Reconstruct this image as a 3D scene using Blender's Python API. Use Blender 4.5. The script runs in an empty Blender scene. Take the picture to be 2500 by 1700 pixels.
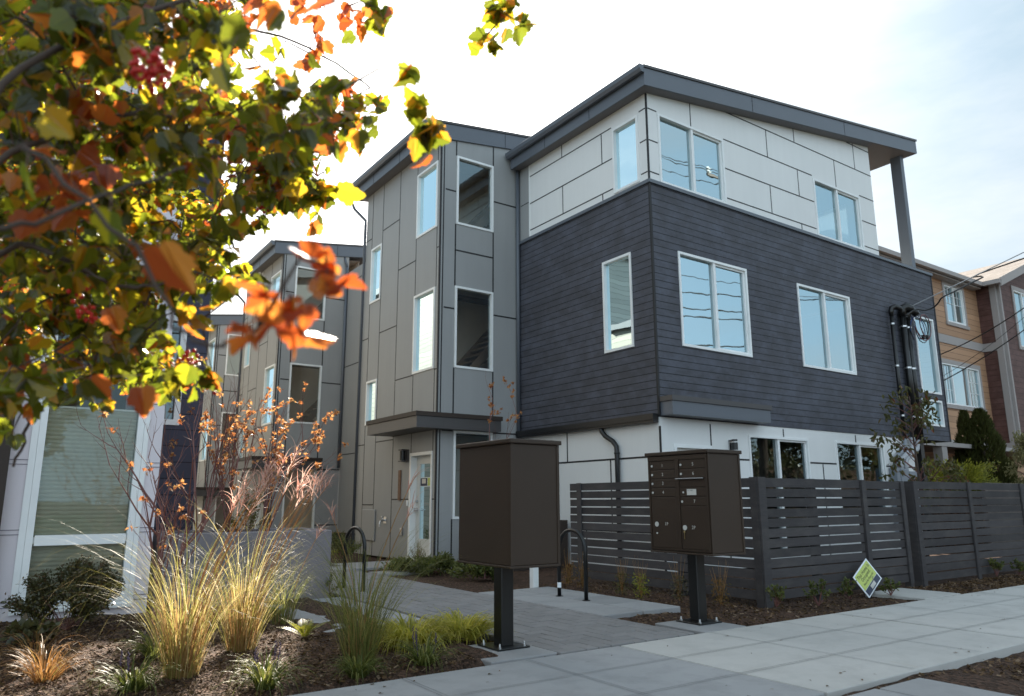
import bpy, bmesh, math, random
from mathutils import Vector, Matrix
random.seed(11)
R = math.radians
SC = bpy.context.scene
COL = SC.collection
U = random.uniform

# ------------------------------------------------------------------ camera
F_PX, YAW, PITCH, ROLL, EYE = 1802.7, R(55.2205), R(11.711), R(-0.1458), Vector((0, 0, 1.12))
fw = Vector((math.cos(YAW)*math.cos(PITCH), math.sin(YAW)*math.cos(PITCH), math.sin(PITCH)))
rt = Vector((math.sin(YAW), -math.cos(YAW), 0)); up = rt.cross(fw)
rt, up = rt*math.cos(ROLL)+up*math.sin(ROLL), up*math.cos(ROLL)-rt*math.sin(ROLL)
cd = bpy.data.cameras.new('camera'); cam = bpy.data.objects.new('camera', cd); COL.objects.link(cam)
cam.matrix_world = Matrix(((rt.x, up.x, -fw.x, EYE.x), (rt.y, up.y, -fw.y, EYE.y), (rt.z, up.z, -fw.z, EYE.z), (0, 0, 0, 1)))
cd.sensor_width = 36; cd.lens = F_PX/2500*36; cd.clip_start = .05; cd.clip_end = 3000
cd.dof.use_dof = True; cd.dof.focus_distance = 7.6; cd.dof.aperture_fstop = 2.5
SC.camera = cam

def ray(px, py):
    return rt*((px-1250)/F_PX) - up*((py-850)/F_PX) + fw
def gp(px, py, z=0.0):            # where a sight line meets the ground
    d = ray(px, py); return EYE + d*((z-EYE.z)/d.z)
def on_y(px, py, y):
    d = ray(px, py); return EYE + d*(y/d.y)
def deep(dx, dy, dist):           # 2324-wide picture units, distance in metres
    return EYE + ray(dx*1.0757, dy*1.0757).normalized()*dist

# ------------------------------------------------------------------ helpers
class MB:
    def __init__(s): s.v = []; s.f = []
    def quad(s, a, b, c, d):
        n = len(s.v); s.v += [tuple(a), tuple(b), tuple(c), tuple(d)]; s.f.append((n, n+1, n+2, n+3))
    def poly(s, pts):
        n = len(s.v); s.v += [tuple(p) for p in pts]; s.f.append(tuple(range(n, n+len(pts))))
    def box(s, x0, y0, z0, x1, y1, z1):
        if x0 > x1: x0, x1 = x1, x0
        if y0 > y1: y0, y1 = y1, y0
        if z0 > z1: z0, z1 = z1, z0
        n = len(s.v)
        s.v += [(x0,y0,z0),(x1,y0,z0),(x1,y1,z0),(x0,y1,z0),(x0,y0,z1),(x1,y0,z1),(x1,y1,z1),(x0,y1,z1)]
        s.f += [(n,n+3,n+2,n+1),(n+4,n+5,n+6,n+7),(n,n+1,n+5,n+4),(n+1,n+2,n+6,n+5),(n+2,n+3,n+7,n+6),(n+3,n,n+4,n+7)]
    def cbox(s, x0, y0, z0, x1, y1, z1, b=.01):      # chamfered box
        if x0 > x1: x0, x1 = x1, x0
        if y0 > y1: y0, y1 = y1, y0
        if z0 > z1: z0, z1 = z1, z0
        b = min(b, (x1-x0)*.45, (y1-y0)*.45, (z1-z0)*.45)
        def rg(z, i): return [(x0+i,y0+b,z),(x0+b,y0+i,z),(x1-b,y0+i,z),(x1-i,y0+b,z),(x1-i,y1-b,z),(x1-b,y1-i,z),(x0+b,y1-i,z),(x0+i,y1-b,z)]
        rings = [rg(z0, b*.6), rg(z0+b, 0), rg(z1-b, 0), rg(z1, b*.6)]
        n = len(s.v)
        for r in rings: s.v += r
        for k in range(3):
            for i in range(8):
                j = (i+1) % 8; s.f.append((n+k*8+i, n+k*8+j, n+k*8+8+j, n+k*8+8+i))
        s.f.append(tuple(n+i for i in range(7, -1, -1))); s.f.append(tuple(n+24+i for i in range(8)))
    def hexa(s, P):      # 8 points: bottom 4, top 4
        n = len(s.v); s.v += [tuple(p) for p in P]
        s.f += [(n,n+3,n+2,n+1),(n+4,n+5,n+6,n+7),(n,n+1,n+5,n+4),(n+1,n+2,n+6,n+5),(n+2,n+3,n+7,n+6),(n+3,n,n+4,n+7)]
    def tube(s, pts, rad, sides=8, cap=True):
        pts = [Vector(p) for p in pts]; m = len(pts)
        if not hasattr(rad, '__len__'): rad = [rad]*m
        n = len(s.v); t0 = (pts[1]-pts[0]).normalized()
        a = t0.orthogonal().normalized()
        for i, p in enumerate(pts):
            t = (pts[min(i+1, m-1)]-pts[max(i-1, 0)]).normalized()
            a = (a - t*a.dot(t))
            a = a.normalized() if a.length > 1e-5 else t.orthogonal().normalized()
            b = t.cross(a)
            for k in range(sides):
                w = 2*math.pi*k/sides; s.v.append(tuple(p+(a*math.cos(w)+b*math.sin(w))*rad[i]))
        for i in range(m-1):
            for k in range(sides):
                j = (k+1) % sides; s.f.append((n+i*sides+k, n+i*sides+j, n+(i+1)*sides+j, n+(i+1)*sides+k))
        if cap:
            s.f.append(tuple(n+k for k in range(sides-1, -1, -1))); s.f.append(tuple(n+(m-1)*sides+k for k in range(sides)))
    def ball(s, c, r, n1=8, n2=6, sz=1.0):
        c = Vector(c); n = len(s.v)
        for i in range(1, n2):
            t = math.pi*i/n2
            for k in range(n1):
                w = 2*math.pi*k/n1; s.v.append((c.x+r*math.sin(t)*math.cos(w), c.y+r*math.sin(t)*math.sin(w), c.z+r*sz*math.cos(t)))
        s.v += [(c.x, c.y, c.z+r*sz), (c.x, c.y, c.z-r*sz)]; T = len(s.v)-2
        for i in range(n2-2):
            for k in range(n1):
                j = (k+1) % n1; s.f.append((n+i*n1+k, n+(i+1)*n1+k, n+(i+1)*n1+j, n+i*n1+j))
        for k in range(n1):
            j = (k+1) % n1; s.f.append((T, n+k, n+j)); s.f.append((T+1, n+(n2-2)*n1+j, n+(n2-2)*n1+k))

def make(name, mb, mat, parent=None, local=False, smooth=False):
    me = bpy.data.meshes.new(name); me.from_pydata(mb.v, [], mb.f); me.update()
    me.materials.append(mat)
    if smooth:
        for p in me.polygons: p.use_smooth = True
    o = bpy.data.objects.new(name, me); COL.objects.link(o)
    if parent is not None:
        o.parent = parent
        if parent.type == 'EMPTY' and not local: o.location = -parent.location
    return o
def tag(o, label, cat, group=None, kind=None):
    if label: o['label'] = label
    if cat: o['category'] = cat
    if group: o['group'] = group
    if kind: o['kind'] = kind
    return o
def thing(name, loc, label, cat, group=None, rz=0):
    o = bpy.data.objects.new(name, None); COL.objects.link(o); o.location = loc; o.rotation_euler.z = rz
    o.empty_display_size = .2
    return tag(o, label, cat, group)
def struct(name, mb, mat, smooth=False, kind='structure'):
    o = make(name, mb, mat, smooth=smooth); o['kind'] = kind; return o
def dup(root, loc, rz, sc, label):
    r = root.copy(); COL.objects.link(r); r.location = loc; r.rotation_euler.z = rz; r.scale = (sc, sc, sc); r['label'] = label
    for ch in list(root.children):
        c = ch.copy(); COL.objects.link(c); c.parent = r
        for g in ch.children:
            d = g.copy(); COL.objects.link(d); d.parent = c
    return r
def text_mb(body, origin, udir, vdir, size, depth=0.0, align='LEFT', sx=1.0):
    cu = bpy.data.curves.new('lettering', 'FONT'); cu.body = body; cu.size = size; cu.align_x = align; cu.space_character = 1.05
    cu.resolution_u = 2
    to = bpy.data.objects.new('lettering', cu); COL.objects.link(to)
    bpy.context.view_layer.update()
    me = bpy.data.meshes.new_from_object(to.evaluated_get(bpy.context.evaluated_depsgraph_get()))
    mb = MB(); o = Vector(origin); u = Vector(udir); v = Vector(vdir)
    mb.v = [tuple(o+u*(p.co.x*sx)+v*p.co.y) for p in me.vertices]; mb.f = [tuple(p.vertices) for p in me.polygons]
    bpy.data.objects.remove(to); bpy.data.curves.remove(cu); bpy.data.meshes.remove(me)
    return mb
def join_mb(*ms):
    r = MB()
    for m in ms:
        n = len(r.v); r.v += m.v; r.f += [tuple(i+n for i in f) for f in m.f]
    return r

# ------------------------------------------------------------------ materials
def newmat(name):
    m = bpy.data.materials.new(name); m.use_nodes = True
    nt = m.node_tree; b = nt.nodes['Principled BSDF']; return m, nt, b
def nd(nt, t, **kw):
    n = nt.nodes.new(t)
    for k, v in kw.items():
        if k in n.bl_rna.properties: setattr(n, k, v)
        else: n.inputs[k].default_value = v
    return n
def ramp(nt, stops, interp='LINEAR'):
    r = nt.nodes.new('ShaderNodeValToRGB'); cr = r.color_ramp; cr.interpolation = interp
    while len(cr.elements) < len(stops): cr.elements.new(.5)
    for e, (p, c) in zip(cr.elements, stops): e.position = p; e.color = (*c, 1)
    return r
def coords(nt, scale=(1, 1, 1), rot=(0, 0, 0)):
    tc = nt.nodes.new('ShaderNodeTexCoord'); mp = nt.nodes.new('ShaderNodeMapping')
    mp.inputs['Scale'].default_value = scale; mp.inputs['Rotation'].default_value = rot
    nt.links.new(tc.outputs['Object'], mp.inputs[0]); return mp.outputs[0]
def mix(nt, a, b, fac, mode='MIX'):
    n = nt.nodes.new('ShaderNodeMix'); n.data_type = 'RGBA'; n.blend_type = mode
    for sock, val in ((n.inputs[0], fac), (n.inputs[6], a), (n.inputs[7], b)):
        if hasattr(val, 'is_output'): nt.links.new(val, sock)
        elif hasattr(val, '__len__'): sock.default_value = (*val, 1) if len(val) == 3 else val
        else: sock.default_value = val
    return n.outputs[2]
def mth(nt, op, a, b=0.0, c=0.0):
    n = nt.nodes.new('ShaderNodeMath'); n.operation = op
    for i, val in enumerate((a, b, c)):
        if hasattr(val, 'is_output'): nt.links.new(val, n.inputs[i])
        else: n.inputs[i].default_value = val
    return n.outputs[0]
def bump(nt, bsdf, h, strength=.3, dist=.01):
    n = nt.nodes.new('ShaderNodeBump'); n.inputs['Strength'].default_value = strength; n.inputs['Distance'].default_value = dist
    nt.links.new(h, n.inputs['Height']); nt.links.new(n.outputs[0], bsdf.inputs['Normal']); return n
def noise(nt, vec, scale, detail=4, rough=.55):
    n = nd(nt, 'ShaderNodeTexNoise'); n.inputs['Scale'].default_value = scale; n.inputs['Detail'].default_value = detail; n.inputs['Roughness'].default_value = rough
    nt.links.new(vec, n.inputs['Vector']); return n.outputs[0]

def m_paint(name, col, rough=.6, var=.12, fine=90, bstr=.12, spec=.35, streak=True):
    m, nt, b = newmat(name); v = coords(nt)
    big = noise(nt, v, .7, 5); fn = noise(nt, v, fine, 3)
    c = mix(nt, [x*(1-var) for x in col], [min(1, x*(1+var)) for x in col], big)
    if streak:
        vs = coords(nt, (5, 5, .35)); st = noise(nt, vs, 1.6, 5)
        c = mix(nt, c, [x*(1-var*1.6) for x in col], mth(nt, 'MULTIPLY', st, .55))
    c = mix(nt, c, [min(1, x*1.25) for x in col], mth(nt, 'MULTIPLY', fn, .18))
    nt.links.new(c, b.inputs['Base Color']); b.inputs['Roughness'].default_value = rough
    b.inputs['Specular IOR Level'].default_value = spec
    bump(nt, b, mth(nt, 'ADD', fn, mth(nt, 'MULTIPLY', big, .6)), bstr, .004); return m

def m_siding(name, col, pitch, groove=.035, stain=.5, wood=True, lapped=False, line=.25):
    m, nt, b = newmat(name); tc = nt.nodes.new('ShaderNodeTexCoord'); sp = nt.nodes.new('ShaderNodeSeparateXYZ')
    nt.links.new(tc.outputs['Object'], sp.inputs[0]); z = sp.outputs[2]
    q = mth(nt, 'DIVIDE', z, pitch); row = mth(nt, 'FLOOR', q); fr = mth(nt, 'FRACT', q)
    wn = nt.nodes.new('ShaderNodeTexWhiteNoise'); wn.noise_dimensions = '1D'; nt.links.new(row, wn.inputs['W'])
    v = coords(nt, (1.2, 1.2, 9)); g = noise(nt, v, 2.2, 7, .65)
    vb = coords(nt, (1, 1, 1)); big = noise(nt, vb, 1.1, 4); knot = nd(nt, 'ShaderNodeTexVoronoi'); knot.inputs['Scale'].default_value = 3.1
    nt.links.new(coords(nt, (1, 1, 1.8)), knot.inputs['Vector'])
    c = mix(nt, [x*.72 for x in col], [x*1.28 for x in col], wn.outputs[0])
    c = mix(nt, c, [x*(1+stain) for x in col], big)
    if wood:
        c = mix(nt, c, [x*.55 for x in col], mth(nt, 'MULTIPLY', g, .75))
        vm = coords(nt, (1.3, 1.3, 1.9)); mt = noise(nt, vm, 1.9, 9, .74)
        rr = ramp(nt, [(.42, (0, 0, 0)), (.66, (1, 1, 1))]); nt.links.new(mt, rr.inputs[0])
        c = mix(nt, c, [min(1, col[0]*2.0), min(1, col[1]*2.2), min(1, col[2]*2.5)], mth(nt, 'MULTIPLY', rr.outputs[0], .45))
        kr = ramp(nt, [(.03, (1, 1, 1)), (.075, (0, 0, 0))]); nt.links.new(knot.outputs[0], kr.inputs[0])
        c = mix(nt, c, [x*.35 for x in col], mth(nt, 'MULTIPLY', kr.outputs[0], .7))
    gl = mth(nt, 'LESS_THAN', fr, groove)
    c = mix(nt, c, [x*line for x in col], gl)
    nt.links.new(c, b.inputs['Base Color']); b.inputs['Roughness'].default_value = .62; b.inputs['Specular IOR Level'].default_value = .3
    if lapped: h = mth(nt, 'SUBTRACT', 1.0, fr)
    else: h = mth(nt, 'SUBTRACT', 1.0, gl)
    bump(nt, b, mth(nt, 'ADD', h, mth(nt, 'MULTIPLY', g, .25)), .6, .012 if lapped else .006); return m

def m_concrete(name, col, sc=1.0, speck=.3):
    m, nt, b = newmat(name); v = coords(nt)
    a = noise(nt, v, .9*sc, 6, .6); f_ = noise(nt, v, 60*sc, 4, .7); vs = coords(nt, (1, 9, 1)); br = noise(nt, vs, 14, 3)
    c = mix(nt, [x*.78 for x in col], [x*1.15 for x in col], a)
    c = mix(nt, c, [x*.7 for x in col], mth(nt, 'MULTIPLY', f_, speck)); c = mix(nt, c, [x*.82 for x in col], mth(nt, 'MULTIPLY', br, .45))
    vo = nd(nt, 'ShaderNodeTexVoronoi'); vo.inputs['Scale'].default_value = 2.3; nt.links.new(v, vo.inputs['Vector'])
    sr = ramp(nt, [(.02, (1, 1, 1)), (.05, (0, 0, 0))]); nt.links.new(vo.outputs[0], sr.inputs[0])
    c = mix(nt, c, [x*.45 for x in col], mth(nt, 'MULTIPLY', sr.outputs[0], .5))
    st = noise(nt, coords(nt), 3.1, 6, .7); rr = ramp(nt, [(.47, (0, 0, 0)), (.66, (1, 1, 1))]); nt.links.new(st, rr.inputs[0]); geo = nt.nodes.new('ShaderNodeNewGeometry'); c = mix(nt, c, [x*.62 for x in col], mth(nt, 'MULTIPLY', geo.outputs['Random Per Island'], .45))
    c = mix(nt, c, [x*.68 for x in col], mth(nt, 'MULTIPLY', rr.outputs[0], .6))
    nt.links.new(c, b.inputs['Base Color']); b.inputs['Roughness'].default_value = .88; b.inputs['Specular IOR Level'].default_value = .25
    bump(nt, b, mth(nt, 'ADD', f_, br), .25, .004); return m

def m_plain(name, col, rough=.5, metal=0, spec=.5, fine=0, fstr=.1, coat=0):
    m, nt, b = newmat(name); v = coords(nt)
    big = noise(nt, v, 3, 4); c = mix(nt, [x*.88 for x in col], [min(1, x*1.12) for x in col], big)
    nt.links.new(c, b.inputs['Base Color']); b.inputs['Roughness'].default_value = rough; b.inputs['Metallic'].default_value = metal
    b.inputs['Specular IOR Level'].default_value = spec
    if coat: b.inputs['Coat Weight'].default_value = coat
    if fine: bump(nt, b, noise(nt, v, fine, 2), fstr, .002)
    return m

def m_leaf(name, stops, trans=.55, rough=.42, spec=.4, gm=1.9, dark=1.0):
    m, nt, b = newmat(name); nt.nodes.remove(b); out = nt.nodes['Material Output']
    geo = nt.nodes.new('ShaderNodeNewGeometry'); r = ramp(nt, stops); nt.links.new(geo.outputs['Random Per Island'], r.inputs[0])
    v = coords(nt); n1 = noise(nt, v, 35, 4, .7); c = mix(nt, r.outputs[0], mix(nt, r.outputs[0], (.25, .16, .02), .6, 'MIX'), mth(nt, 'MULTIPLY', n1, .45))
    pr = nt.nodes.new('ShaderNodeBsdfPrincipled'); nt.links.new(mix(nt, c, (0, 0, 0), 1-dark), pr.inputs['Base Color']); pr.inputs['Roughness'].default_value = rough; pr.inputs['Specular IOR Level'].default_value = spec
    tr = nt.nodes.new('ShaderNodeBsdfTranslucent'); nt.links.new(mix(nt, c, (gm, gm, gm), 1.0, 'MULTIPLY'), tr.inputs[0])
    mx = nt.nodes.new('ShaderNodeMixShader'); mx.inputs[0].default_value = trans
    nt.links.new(pr.outputs[0], mx.inputs[1]); nt.links.new(tr.outputs[0], mx.inputs[2]); nt.links.new(mx.outputs[0], out.inputs[0]); return m

def m_glass(name, refl=.26, tint=(.62, .68, .66), wav=.06):
    m, nt, b = newmat(name); nt.nodes.remove(b); out = nt.nodes['Material Output']
    v = coords(nt); n1 = noise(nt, v, 2.6, 1, .4)
    bp = nt.nodes.new('ShaderNodeBump'); bp.inputs['Strength'].default_value = wav; bp.inputs['Distance'].default_value = .02; nt.links.new(n1, bp.inputs['Height'])
    gl = nt.nodes.new('ShaderNodeBsdfGlossy'); gl.inputs['Roughness'].default_value = .005; gl.inputs['Color'].default_value = (.72, .93, 1, 1); nt.links.new(bp.outputs[0], gl.inputs['Normal'])
    tr = nt.nodes.new('ShaderNodeBsdfTransparent'); tr.inputs[0].default_value = (*tint, 1)
    lw = nt.nodes.new('ShaderNodeFresnel'); lw.inputs[0].default_value = 1.5
    fac = mth(nt, 'ADD', refl, mth(nt, 'MULTIPLY', lw.outputs[0], 1-refl))
    mx = nt.nodes.new('ShaderNodeMixShader'); nt.links.new(fac, mx.inputs[0]); nt.links.new(tr.outputs[0], mx.inputs[1]); nt.links.new(gl.outputs[0], mx.inputs[2])
    nt.links.new(mx.outputs[0], out.inputs[0]); return m

GREY = m_paint('grey fibre cement panel', (.325, .328, .326), .6, .14, 110, .10)
WHITE = m_paint('white fibre cement panel', (.75, .75, .735), .6, .09, 110, .08)
LAV = m_paint('pale lilac painted board', (.70, .645, .675), .6, .05, 90, .1)
JOINT = m_plain('black reveal joint', (.012, .012, .014), .6)
SIDING = m_siding('charcoal stained cedar board', (.064, .064, .075), .122, .10, .6, line=.17)
NAVY = m_siding('navy lap siding', (.05, .05, .075), .2, .05, .2, wood=False, lapped=True)
FASCIA = m_paint('blue grey metal fascia', (.105, .118, .14), .42, .08, 60, .03, .5, streak=False)
DARKMETAL = m_paint('dark bronze canopy metal', (.062, .057, .057), .45, .08, 60, .03, .5, streak=False)
BLACKMETAL = m_plain('black gutter metal', (.012, .012, .013), .4)
SOFFIT = m_paint('brown grey soffit board', (.16, .15, .15), .6, .08, 60, .05)
VINYL = m_plain('white vinyl frame', (.80, .81, .80), .38)
GLASS = m_glass('window glass', .48)
GLASSD = m_glass('dark window glass', .10, (.72, .74, .72))
INT = m_plain('interior plaster', (.30, .275, .24), .8)
INTL = m_plain('stair hall plaster', (.78, .66, .56), .8)
FLOOR = m_plain('interior floor', (.22, .15, .09), .6)
STAIRW = m_plain('brown stair timber', (.30, .20, .14), .5)
def m_boards(name, col):
    m, nt, b = newmat(name); geo = nt.nodes.new('ShaderNodeNewGeometry')
    g = noise(nt, coords(nt, (1.5, 1.5, 22)), 2.6, 7, .68); big = noise(nt, coords(nt, (2.2, 2.2, 5)), 1.3, 5, .65)
    c = mix(nt, [x*.7 for x in col], [x*1.35 for x in col], geo.outputs['Random Per Island']); c = mix(nt, c, [x*.4 for x in col], mth(nt, 'MULTIPLY', g, .8))
    rr = ramp(nt, [(.46, (0, 0, 0)), (.78, (1, 1, 1))]); nt.links.new(big, rr.inputs[0]); c = mix(nt, c, (.15, .135, .12), mth(nt, 'MULTIPLY', rr.outputs[0], .30))
    nt.links.new(c, b.inputs['Base Color']); b.inputs['Roughness'].default_value = .7; b.inputs['Specular IOR Level'].default_value = .25; bump(nt, b, g, .5, .006); return m
FENCE = m_boards('charcoal stained fence board', (.066, .060, .062))
CONC = m_concrete('poured pavement concrete', (.56, .54, .51))
CONC_D = m_concrete('older grey concrete', (.365, .36, .36))
CONC_P = m_concrete('planter concrete', (.25, .225, .235), 1.4, .4)
PAVER = m_concrete('paver concrete', (.285, .272, .268), 2.0, .5)
SAND = m_plain('joint sand', (.07, .06, .055), .9)
BRONZE = m_plain('dark bronze powder coat', (.044, .029, .020), .45, fine=420, fstr=.35, spec=.3)
BLACKPC = m_plain('black powder coat', (.008, .008, .008), .3, fine=300, fstr=.1)
STEEL = m_plain('zinc plated steel', (.55, .55, .55), .3, 1)
GALV = m_plain('grey electrical enclosure', (.22, .24, .27), .5)
PVC = m_plain('grey plastic conduit', (.40, .41, .43), .5)
LOCKM = m_plain('brushed lock face', (.60, .59, .55), .35)
BRASS = m_plain('brass key', (.55, .42, .2), .35, 1)
LETTER = m_plain('silver grey lettering', (.62, .60, .55), .5)
RUST = m_paint('weathered brown steel', (.040, .028, .022), .6, .2, 30, .1)
DOORW = m_plain('white door paint', (.66, .66, .63), .4)
WOODPL = m_siding('brown timber plank', (.16, .085, .05), .6, 0, .3)
ASPH = m_concrete('asphalt', (.05, .05, .052), 1, .5)
BLIND = m_plain('grey fabric blind', (.52, .50, .42), .8)
YEL = m_plain('yellow green sign print', (.50, .58, .14), .5)
NAVYP = m_plain('navy sign print', (.03, .04, .075), .5)
WHT = m_plain('white corrugated plastic', (.78, .82, .86), .45)
INK = m_plain('dark print ink', (.02, .025, .03), .6)
WIRE = m_plain('black cable', (.012, .012, .013), .4)
WIREA = m_plain('bare aluminium cable', (.35, .35, .36), .35, .8)
REDW = m_plain('red cable', (.16, .02, .02), .4)
BLUEW = m_plain('blue cable', (.02, .05, .18), .4)
ORANGE = m_siding('tan lap siding', (.37, .215, .125), .205, .06, .15, wood=False, lapped=True, line=.3)
SHING = m_siding('brown shingle siding', (.095, .045, .036), .205, .05, .3, wood=True, lapped=True, line=.35)
TRIM = m_paint('pale trim paint', (.33, .30, .285), .6, .05)
ROOFS = m_siding('asphalt roof shingle', (.24, .20, .17), .07, .12, .4, lapped=True, line=.5)
BARK = m_paint('grey brown bark', (.075, .052, .04), .8, .25, 40, .5)
REDBARK = m_plain('reddish twig bark', (.16, .065, .055), .5)
TAN = m_siding('cream lap siding', (.36, .335, .28), .16, .06, .1, wood=False, lapped=True, line=.5)
TIMBER = m_siding('weathered grey timber', (.12, .095, .08), .2, .05, .4)

def m_mulch(name, c1, c2):
    m, nt, b = newmat(name); v = coords(nt)
    vo = nd(nt, 'ShaderNodeTexVoronoi'); vo.inputs['Scale'].default_value = 55; nt.links.new(coords(nt, (1, .6, 1), (0, 0, .5)), vo.inputs['Vector'])
    a = noise(nt, v, 6, 6, .7); c = mix(nt, c1, c2, a); rr = ramp(nt, [(.0, (.25, .25, .25)), (.5, (1, 1, 1)), (1, (1.8, 1.6, 1.5))]); nt.links.new(vo.outputs['Color'], rr.inputs[0])
    c = mix(nt, c, rr.outputs[0], 1.0, 'MULTIPLY'); nt.links.new(c, b.inputs['Base Color']); b.inputs['Roughness'].default_value = .9; b.inputs['Specular IOR Level'].default_value = .15
    bump(nt, b, mth(nt, 'ADD', vo.outputs[0], a), 1.0, .03); return m
MULCH = m_mulch('bark mulch', (.045, .029, .021), (.125, .078, .056))
CHIP = m_leaf('bark chip', [(0, (.03, .018, .013)), (.5, (.085, .048, .034)), (.85, (.15, .095, .07)), (1, (.27, .2, .15))], .05, .85, .1)

def m_gr(name, stops, trans=.45): return m_leaf(name, stops, trans, .5, .3)
L_TREE = m_leaf('green and yellow leaf', [(0, (.020, .034, .004)), (.3, (.05, .085, .006)), (.55, (.13, .17, .008)), (.75, (.30, .25, .010)), (.9, (.38, .16, .012)), (1, (.33, .06, .015))], .62, .25, .8, gm=2.3, dark=.40)
L_RED = m_leaf('orange red leaf', [(0, (.26, .030, .010)), (.5, (.42, .085, .018)), (1, (.45, .17, .03))], .55, .3, .6, gm=2.0, dark=.5)
L_ORG = m_leaf('orange dry leaf', [(0, (.22, .055, .028)), (.45, (.40, .15, .055)), (1, (.55, .32, .13))], .45, .5, .3, gm=1.5)
L_RST = m_leaf('muted rusty leaf', [(0, (.05, .05, .02)), (.5, (.15, .085, .035)), (1, (.26, .13, .05))], .4, .5, .3)
L_DARK = m_leaf('dark evergreen leaf', [(0, (.018, .03, .014)), (.7, (.035, .045, .02)), (1, (.09, .045, .03))], .2, .35, .5)
L_GRN = m_leaf('mid green leaf', [(0, (.03, .055, .018)), (.7, (.07, .105, .03)), (1, (.14, .15, .04))], .4, .45, .4)
L_DOG = m_leaf('dull olive leaf', [(0, (.035, .05, .02)), (.75, (.08, .085, .03)), (.92, (.12, .08, .035)), (1, (.2, .04, .03))], .35, .45, .4)
L_YEL = m_leaf('golden juniper', [(0, (.10, .13, .015)), (1, (.30, .30, .04))], .3, .5, .3)
L_FIR = m_leaf('thuja foliage', [(0, (.010, .022, .010)), (1, (.03, .055, .018))], .15, .6, .2)
L_SIL = m_leaf('pale olive foliage', [(0, (.10, .11, .06)), (1, (.30, .28, .14))], .4, .5, .3)
G_TAN = m_gr('straw and green blade', [(0, (.09, .12, .02)), (.45, (.25, .24, .07)), (.8, (.44, .38, .17)), (1, (.52, .42, .26))], .45)
G_GRN = m_gr('blue green blade', [(0, (.05, .08, .025)), (.6, (.12, .15, .045)), (1, (.28, .26, .09))], .45)
G_DRY = m_gr('dry tan stalk', [(0, (.25, .14, .06)), (1, (.42, .26, .12))], .4)
G_GLD = m_gr('golden blade', [(0, (.20, .22, .03)), (.6, (.42, .40, .06)), (1, (.55, .48, .12))], .45)
G_LIR = m_gr('strappy green blade', [(0, (.03, .055, .015)), (.7, (.09, .13, .03)), (1, (.28, .27, .09))], .4)
G_BRZ = m_gr('bronze sedge blade', [(0, (.14, .07, .025)), (.6, (.30, .14, .05)), (.9, (.38, .22, .10)), (1, (.10, .14, .03))], .4)
G_PLM = m_gr('pink plume', [(0, (.36, .15, .13)), (1, (.62, .44, .38))], .5)
L_PUR = m_plain('purple flower spike', (.07, .045, .09), .7)
BERRY = m_plain('red berry', (.45, .018, .010), .35, spec=.3)

# ------------------------------------------------------------------ world, sun
SUN_AZ, SUN_EL = R(65.2), R(31.0)
w = bpy.data.worlds.new('World'); SC.world = w; w.use_nodes = True; nt = w.node_tree
bg = nt.nodes['Background']; sky = nt.nodes.new('ShaderNodeTexSky'); sky.sky_type = 'NISHITA'; sky.sun_disc = False
sky.sun_elevation = SUN_EL; sky.sun_rotation = R(90)-SUN_AZ; sky.air_density = 1.0; sky.dust_density = 1.0; sky.ozone_density = 1.4
tc = nt.nodes.new('ShaderNodeTexCoord')
mp = nt.nodes.new('ShaderNodeMapping'); mp.inputs['Scale'].default_value = (1.0, 1.0, 3.2); mp.inputs['Rotation'].default_value = (0, 0, .6)
nt.links.new(tc.outputs['Generated'], mp.inputs[0])
cn = noise(nt, mp.outputs[0], 1.7, 7, .6); cr = ramp(nt, [(.42, (0, 0, 0)), (.70, (1, 1, 1))]); nt.links.new(cn, cr.inputs[0])
# a thin veil of high cloud, thicker round the sun
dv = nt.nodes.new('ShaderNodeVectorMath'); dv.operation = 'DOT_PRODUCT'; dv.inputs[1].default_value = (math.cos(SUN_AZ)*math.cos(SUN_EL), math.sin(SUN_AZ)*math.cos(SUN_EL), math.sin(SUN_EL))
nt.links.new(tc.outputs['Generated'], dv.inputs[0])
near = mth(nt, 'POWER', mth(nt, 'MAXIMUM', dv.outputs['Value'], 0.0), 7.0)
# the far side of the sky (behind the camera) is brightened as added fill light, the near side a thin blue veil
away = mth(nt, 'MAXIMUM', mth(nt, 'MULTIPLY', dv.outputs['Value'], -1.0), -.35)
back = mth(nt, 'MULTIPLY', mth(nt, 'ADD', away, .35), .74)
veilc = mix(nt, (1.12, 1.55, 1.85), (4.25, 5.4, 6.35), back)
veilc = mix(nt, veilc, (2.3, 2.42, 2.48), mth(nt, 'MULTIPLY', cr.outputs[0], .8))
wide = mth(nt, 'POWER', mth(nt, 'MAXIMUM', dv.outputs['Value'], 0.0), 10.5)
veilc = mix(nt, veilc, (9, 8.8, 8.5), wide)
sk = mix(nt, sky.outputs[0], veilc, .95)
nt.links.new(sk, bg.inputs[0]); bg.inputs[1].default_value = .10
sd = bpy.data.lights.new('sun', 'SUN'); sd.energy = 4.2; sd.angle = R(.53); sd.color = (1, .90, .76)
so = bpy.data.objects.new('sun', sd); COL.objects.link(so)
sv = Vector((math.cos(SUN_AZ)*math.cos(SUN_EL), math.sin(SUN_AZ)*math.cos(SUN_EL), math.sin(SUN_EL)))
so.rotation_euler = sv.to_track_quat('Z', 'Y').to_euler(); so.location = (0, 0, 30)
SC.view_settings.view_transform = 'Standard'; SC.view_settings.look = 'None'; SC.view_settings.gamma = 1; SC.view_settings.exposure = 1.98
SC.cycles.max_bounces = 10; SC.cycles.transparent_max_bounces = 12; SC.cycles.use_denoising = True
SC.cycles.sample_clamp_indirect = 6

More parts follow.
